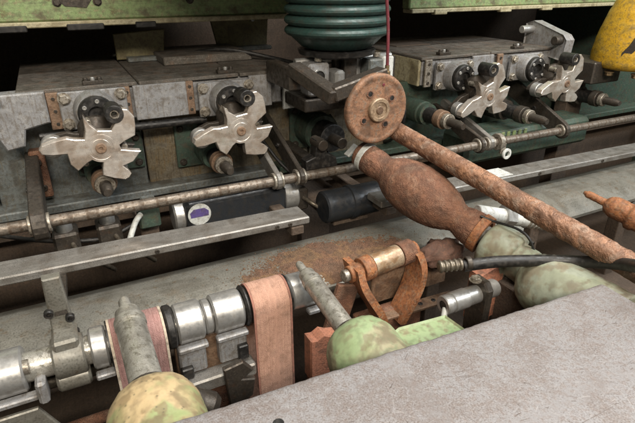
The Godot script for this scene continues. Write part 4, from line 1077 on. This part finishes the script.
# ------------------------------------------------------------------ bellows, tank, motors
func build_upper():
	var c := Vector3(0.612, 1.342, -1.10)
	var t := thing("rubber_bellows", "ribbed dark green rubber bellows hanging between the overhead beams", "bellows", c)
	var prof := [Vector2(0.0, 0.0), Vector2(0.07, 0.0), Vector2(0.085, 0.006), Vector2(0.106, 0.025)]
	for k in 8:
		var y0 := 0.03 + k * 0.0235
		for q in [[.1115, 0], [.1165, .0015], [.1215, .0045], [.1245, .009], [.1245, .0135], [.1215, .018], [.1165, .0215]]:
			prof.append(Vector2(q[0], y0 + q[1]))
	prof.append(Vector2(0.1, 0.222)); prof.append(Vector2(0.0, 0.224))
	plathe(t, "ribs", c, Y, prof, "rubber_green", 72)
	var base := plathe(t, "base_ring", c - Y * 0.018, Y, [Vector2(0, 0), Vector2(0.07, 0), Vector2(0.09, .006), Vector2(0.094, .017), Vector2(0, .018)], "black", 48)
	pbox(t, "top_mount", Vector3(0.612, 1.63, -1.2), Vector3(0.9, 0.12, 0.5), "void", 0.01)
	# mechanism under the bellows
	t = thing("centre_mechanism", "cluster of silver blocks and pins under the bellows behind the lever", "mechanism", Vector3(0.62, 1.22, -1.08))
	pbox(t, "block", Vector3(0.538, 1.28, -1.07), Vector3(0.055, 0.075, 0.05), "cast", 0.005)
	pcyl(t, "dark_port", Vector3(0.535, 1.288, -1.046), Vector3(0.535, 1.288, -1.041), 0.014, "black")
	pring(t, "port_rim", Vector3(0.535, 1.288, -1.046), Vector3(0.535, 1.288, -1.039), 0.018, 0.0142, "chrome")
	pbox(t, "chrome_block", Vector3(0.581, 1.277, -1.045), Vector3(0.026, 0.05, 0.05), "chrome", 0.006)
	pbox(t, "block", Vector3(0.628, 1.285, -1.08), Vector3(0.034, 0.09, 0.05), "dark_steel", 0.003)
	pcyl(t, "column", Vector3(0.66, 1.225, -1.09), Vector3(0.66, 1.345, -1.09), 0.014, "chrome")
	pcyl(t, "column", Vector3(0.605, 1.225, -1.09), Vector3(0.605, 1.345, -1.09), 0.011, "dark_steel")
	pbox(t, "block", Vector3(0.69, 1.288, -1.06), Vector3(0.042, 0.06, 0.04), "blue_grey", 0.004)
	pbox(t, "block", Vector3(0.735, 1.28, -1.08), Vector3(0.034, 0.08, 0.05), "white", 0.004)
	pbox(t, "base_plate", Vector3(0.64, 1.222, -1.13), Vector3(0.28, 0.03, 0.17), "dark_steel", 0.003)
	pcyl(t, "cross_pin", Vector3(0.5, 1.315, -1.10), Vector3(0.77, 1.315, -1.10), 0.009, "chrome")
	for x in [0.545, 0.705]: pscrew(t, Vector3(x, 1.32, -1.065), Y, 0.009, "bolt", 0.01)
	pbox(t, "rear_block", Vector3(0.78, 1.255, -1.20), Vector3(0.09, 0.1, 0.1), "dark_steel", 0.004)
	pbox(t, "stem", Vector3(0.64, 0.905, -1.285), Vector3(0.1, 0.606, 0.03), "void")
	pbox(t, "stem_bridge", Vector3(0.64, 1.222, -1.26), Vector3(0.1, 0.02, 0.08), "void")
	# yellow tank
	var yc := Vector3(1.705, 1.222, -1.05)
	t = thing("yellow_tank", "chipped yellow bell-shaped tank at the border beside the last star wheel", "tank", yc)
	prough(t, "shell", yc, Y, [Vector2(0, 0), Vector2(0.10, 0.0), Vector2(0.12, 0.006), Vector2(0.127, 0.018), Vector2(0.127, 0.05), Vector2(0.122, 0.09), Vector2(0.113, 0.13), Vector2(0.102, 0.17), Vector2(0.088, 0.205), Vector2(0.07, 0.235), Vector2(0.04, 0.255), Vector2(0.0, 0.26)], "yellow", 72, 0.006, 0.0016, 40.0, 81, 0.0006)
	var scr := mb(t)
	var fn := Vector3(-0.91, 0, 0.41).normalized()
	scr.prism(PackedVector2Array([Vector2(-.022, -.045), Vector2(-.004, -.048), Vector2(.006, -.02), Vector2(.018, .0), Vector2(.022, .034), Vector2(.008, .036), Vector2(-.002, .012), Vector2(-.018, -.012)]), yc + fn * 0.1195 + Y * 0.07, Vector3(0.41, 0, 0.91).normalized(), Y, 0.006, 0.001)
	part(t, "bare_patch", scr, "dark_steel", "grey patch where the yellow paint is knocked off")
	for k in 5:
		var a := 0.9 + k * 0.75
		var q := yc + Vector3(cos(a) * .105, -0.004, sin(a) * .105)
		pbolt(t, q, -Y, 0.012, "brass", 0.014)
	plathe(t, "brass_nipple", yc + Vector3(0.02, -0.03, 0.09), Vector3(0, -.4, 1), [Vector2(0, 0), Vector2(.02, 0), Vector2(.022, .02), Vector2(.016, .024), Vector2(.016, .04), Vector2(0, .041)], "brass", 24)
	pbox(t, "mount", Vector3(1.62, 1.21, -1.15), Vector3(0.14, 0.07, 0.16), "dark_steel", 0.004)
	pbox(t, "mount_post", Vector3(1.62, 0.89, -1.19), Vector3(0.08, 0.575, 0.05), "void")
	# motors under the rod
	t = thing("black_motor", "black boxy motor with a round purple and white sticker under the rod", "motor", Vector3(0.30, 0.95, -1.06))
	pbox(t, "casing", Vector3(0.315, 1.005, -1.06), Vector3(0.24, 0.08, 0.09), "motor_blue", 0.008)
	pcyl(t, "end_cap", Vector3(0.17, 1.005, -1.06), Vector3(0.196, 1.005, -1.06), 0.036, "chrome", 0.004)
	pcyl(t, "end_cap", Vector3(0.434, 1.005, -1.06), Vector3(0.475, 1.005, -1.06), 0.038, "chrome", 0.004)
	var s := pcyl(t, "sticker", Vector3(0.222, 1.018, -1.0148), Vector3(0.222, 1.018, -1.0138), 0.026, "white", 0.0003)
	var sm := mb(s); sm.prism(PackedVector2Array([Vector2(-.02, -.004), Vector2(.02, -.004), Vector2(.021, .008), Vector2(.012, .016), Vector2(-.012, .016), Vector2(-.021, .008)]), Vector3(0.222, 1.016, -1.0139), X, Y, 0.0006, 0.0001); part(s, "emblem", sm, "sticker_purple")
	pbox(t, "bracket", Vector3(0.315, 0.95, -1.16), Vector3(0.2, 0.03, 0.24), "void")
	t = thing("blue_black_motor", "round blue-black motor lying under the rod behind the bulb pipe", "motor", Vector3(0.62, 0.95, -1.0))
	plathe(t, "casing", Vector3(0.515, 0.985, -0.985), X, [Vector2(0, 0), Vector2(0.036, 0), Vector2(0.04, .004), Vector2(0.04, 0.07), Vector2(.043, .072), Vector2(.043, .085), Vector2(.04, .087), Vector2(.04, .155), Vector2(.036, .16), Vector2(0, .16)], "motor_blue", 40)
	pbox(t, "bracket", Vector3(0.59, 0.945, -1.12), Vector3(0.1, 0.02, 0.3), "void")
	t = thing("small_valve", "small grey valve with bent pale pipe under the rod below the frontal star wheel", "valve", Vector3(0.115, 0.97, -1.03))
	pbox(t, "body", Vector3(0.118, 1.025, -1.05), Vector3(0.045, 0.05, 0.04), "green_dark", 0.004)
	pbox(t, "cap", Vector3(0.122, 1.055, -1.05), Vector3(0.03, 0.02, 0.03), "blue_grey", 0.003)
	ptube(t, "pipe", curve([Vector3(0.10, 1.04, -1.025), Vector3(0.085, 1.03, -1.01), Vector3(0.065, 0.99, -1.0), Vector3(0.06, 0.96, -1.0)], 14), 0.006, "white", 10)
	pbox(t, "bracket", Vector3(0.118, 0.985, -1.16), Vector3(0.04, 0.03, 0.2), "void")
	for q in [["thin black cable sagging between the swing arms under the bellows", [Vector3(0.43, 1.14, -1.215), Vector3(0.47, 1.06, -1.13), Vector3(0.52, 1.02, -1.09), Vector3(0.58, 1.05, -1.10), Vector3(0.66, 1.12, -1.2), Vector3(0.67, 1.14, -1.24)], 0.0045],
			["thin black cable running under the rod below the frontal star wheel", [Vector3(-0.25, 1.0, -1.21), Vector3(-0.1, 0.99, -1.1), Vector3(0.02, 0.985, -1.06), Vector3(0.1, 1.0, -1.08)], 0.005],
			["black cable lying along the housing cover behind the bellows", [Vector3(0.16, 1.292, -1.6), Vector3(0.3, 1.293, -1.5), Vector3(0.42, 1.315, -1.4), Vector3(0.54, 1.293, -1.32), Vector3(0.60, 1.28, -1.22)], 0.006],
			["grey cable hanging behind the rusty disc beside the green spindle", [Vector3(0.80, 1.30, -1.2), Vector3(0.83, 1.2, -1.12), Vector3(0.84, 1.12, -1.12), Vector3(0.86, 1.05, -1.2), Vector3(0.86, 1.03, -1.25)], 0.005]]:
		t = thing("cable", q[0], "cable", q[1][0], "loose cables")
		ptube(t, "sheath", curve(q[1], 36), q[2], "black", 10)
		pring(t, "end_clip", q[1][0] - Y * 0.004, q[1][0] + Y * 0.004, q[2] * 1.6, q[2], "bolt")
	for q in [[-0.05, "squat dark valve with silver cap under the rod at the frame's edge"], [0.035, "dark valve with silver cap beside the bent pale pipe"], [0.485, "dark valve with silver cap between the black motor and the blue-black motor"]]:
		t = thing("dark_valve", q[1], "valve", Vector3(q[0], 0.95, -1.1), "dark valves under the rod")
		pbox(t, "body", Vector3(q[0], 0.985, -1.08), Vector3(0.05, 0.06, 0.06), "dark_steel", 0.005)
		pcyl(t, "cap", Vector3(q[0], 1.01, -1.075), Vector3(q[0], 1.04, -1.075), 0.016, "chrome", 0.003)
		pbolt(t, Vector3(q[0], 1.04, -1.075), Y, 0.01)
		ptube(t, "tube", curve([Vector3(q[0] + 0.01, 0.99, -1.05), Vector3(q[0] + 0.02, 0.985, -1.02), Vector3(q[0] + 0.05, 0.96, -1.01), Vector3(q[0] + 0.08, 0.92, -1.03)], 16), 0.005, "fitting_steel", 10)
		pbox(t, "bracket", Vector3(q[0], 0.95, -1.18), Vector3(0.03, 0.02, 0.18), "void")
	for q in [[0.86, -0.80, 0.013, "fitting_steel", "steel pipe running in the gap below the belts nearest the shaft"], [0.80, -0.74, 0.010, "rust", "rusty pipe running in the dark gap below the belts"], [0.74, -0.66, 0.016, "dark_steel", "dark pipe low in the gap behind the yellowish dome"]]:
		t = thing("gap_pipe", q[4], "pipe", Vector3(0.1, q[0], q[1]), "pipes in the gap below the belts")
		pcyl(t, "pipe", Vector3(-0.515, q[0], q[1]), Vector3(0.09, q[0], q[1]), q[2], q[3])
		for x in [-0.3, -0.03]: pring(t, "union", Vector3(x, q[0], q[1]), Vector3(x + 0.025, q[0], q[1]), q[2] * 1.4, q[2], "bolt")
	t = thing("green_casing", "dark green gear casing with raised letters under the tilted star wheels", "casing", Vector3(1.3, 1.0, -1.12))
	pbox(t, "casing", Vector3(1.32, 1.02, -1.13), Vector3(0.55, 0.09, 0.12), "green_dark", 0.012)
	pbox(t, "rib", Vector3(1.22, 1.04, -1.068), Vector3(0.19, 0.008, 0.008), "green_paint", 0.001)
	for k in 6:
		pbox(t, "raised_mark", Vector3(1.16 + k * 0.024, 1.055, -1.069), Vector3(0.012, 0.018, 0.004), "green_paint", 0.001)
	t = thing("slim_disc_guide", "pale ring guide hanging on the rod beside the pale swing arm near the rusty rod", "guide", Vector3(1.10, 1.03, -0.99))
	pring(t, "ring", Vector3(1.085, 1.067, -1.0), Vector3(1.10, 1.067, -1.0), 0.024, 0.0122, "bolt")
	pring(t, "eye", Vector3(1.115, 1.032, -0.985), Vector3(1.115, 1.032, -0.978), 0.016, 0.009, "white")
	pbox(t, "link", Vector3(1.105, 1.048, -0.99), Vector3(0.018, 0.03, 0.008), "bolt", 0.001)

# ------------------------------------------------------------------ the steel plate in front
func build_plate():
	var t := thing("worn_plate", "large scratched grey-brown steel plate in front of the machine", "plate", Vector3(0.2, 1.06, -0.2))
	var yaw := atan2(0.031, 0.598)
	var bas := Basis(Y, -yaw)
	var corner := Vector3(0.669, 1.06, -0.373)
	var u := bas * -X; var v := bas * Z
	# the sheet: slightly buckled, with a worn lip that is not quite straight
	var m := mb(t)
	var nz := noise(71, 9.0, 4)
	var sec := [Vector2(0.46, -0.02), Vector2(0.004, -0.02), Vector2(0.0008, -0.0175), Vector2(0.0, -0.014), Vector2(0.0, -0.0055), Vector2(0.0012, -0.0022), Vector2(0.004, -0.0005), Vector2(0.009, 0.0)]
	for k in 22: sec.append(Vector2(0.018 + 0.021 * k, 0.0))
	var prev := []
	for i in 181:
		var row := []
		for q: Vector2 in sec:
			var p := corner + Y * 0.02 + u * (1.3 * i / 180.0) + v * q.x + Y * q.y
			var near := 1.0 - smoothstep(0.0, 0.03, q.x)
			p += v * (nz.get_noise_2d(p.x * 6.0, 3.0) * 0.0016 + nz.get_noise_2d(p.x * 30.0, 9.0) * 0.0005) * near
			p.y += nz.get_noise_2d(p.x * 1.5, p.z * 1.5) * 0.001
			row.append(p)
		if i > 0:
			for k in row.size() - 1:
				m.tri(prev[k], prev[k + 1], row[k + 1], 1); m.tri(prev[k], row[k + 1], row[k], 1)
		else:
			for k in range(1, row.size() - 1): m.tri(row[0], row[k], row[k + 1], -1)
		prev = row
	part(t, "sheet", m, "plate")
	pcyl(t, "bolt_hole", Vector3(0.134, 1.076, -0.352), Vector3(0.134, 1.0812, -0.352), 0.006, "black", 0.0005)
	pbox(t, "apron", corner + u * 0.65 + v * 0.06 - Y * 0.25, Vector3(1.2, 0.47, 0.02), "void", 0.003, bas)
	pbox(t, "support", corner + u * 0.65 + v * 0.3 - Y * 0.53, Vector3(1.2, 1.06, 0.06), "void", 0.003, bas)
	# lower strip beyond the plate's edge
	t = thing("side_rail", "dark edged grey rail beside the corner of the worn plate", "rail", Vector3(0.80, 1.0, -0.25))
	pbox(t, "top", corner - u * 0.075 + v * 0.27 - Y * 0.014, Vector3(0.13, 0.02, 0.42), "drum", 0.003, bas)
	pbox(t, "gasket", corner - u * 0.0075 + v * 0.25 - Y * 0.002, Vector3(0.010, 0.02, 0.46), "black", 0.001, bas)
	pbox(t, "leg", corner - u * 0.075 + v * 0.24 - Y * 0.54, Vector3(0.06, 1.03, 0.1), "void", 0.003, bas)

func _ready():
	setup()
	make_materials()
	plate_material()
	build_frame()
	build_back_panel()
	build_housings()
	build_drum()
	build_plate()
	build_beams()
	build_stars()
	build_spindles()
	build_rod()
	build_bars()
	build_belts()
	build_cylinders()
	build_rusty()
	build_hose()
	build_upper()
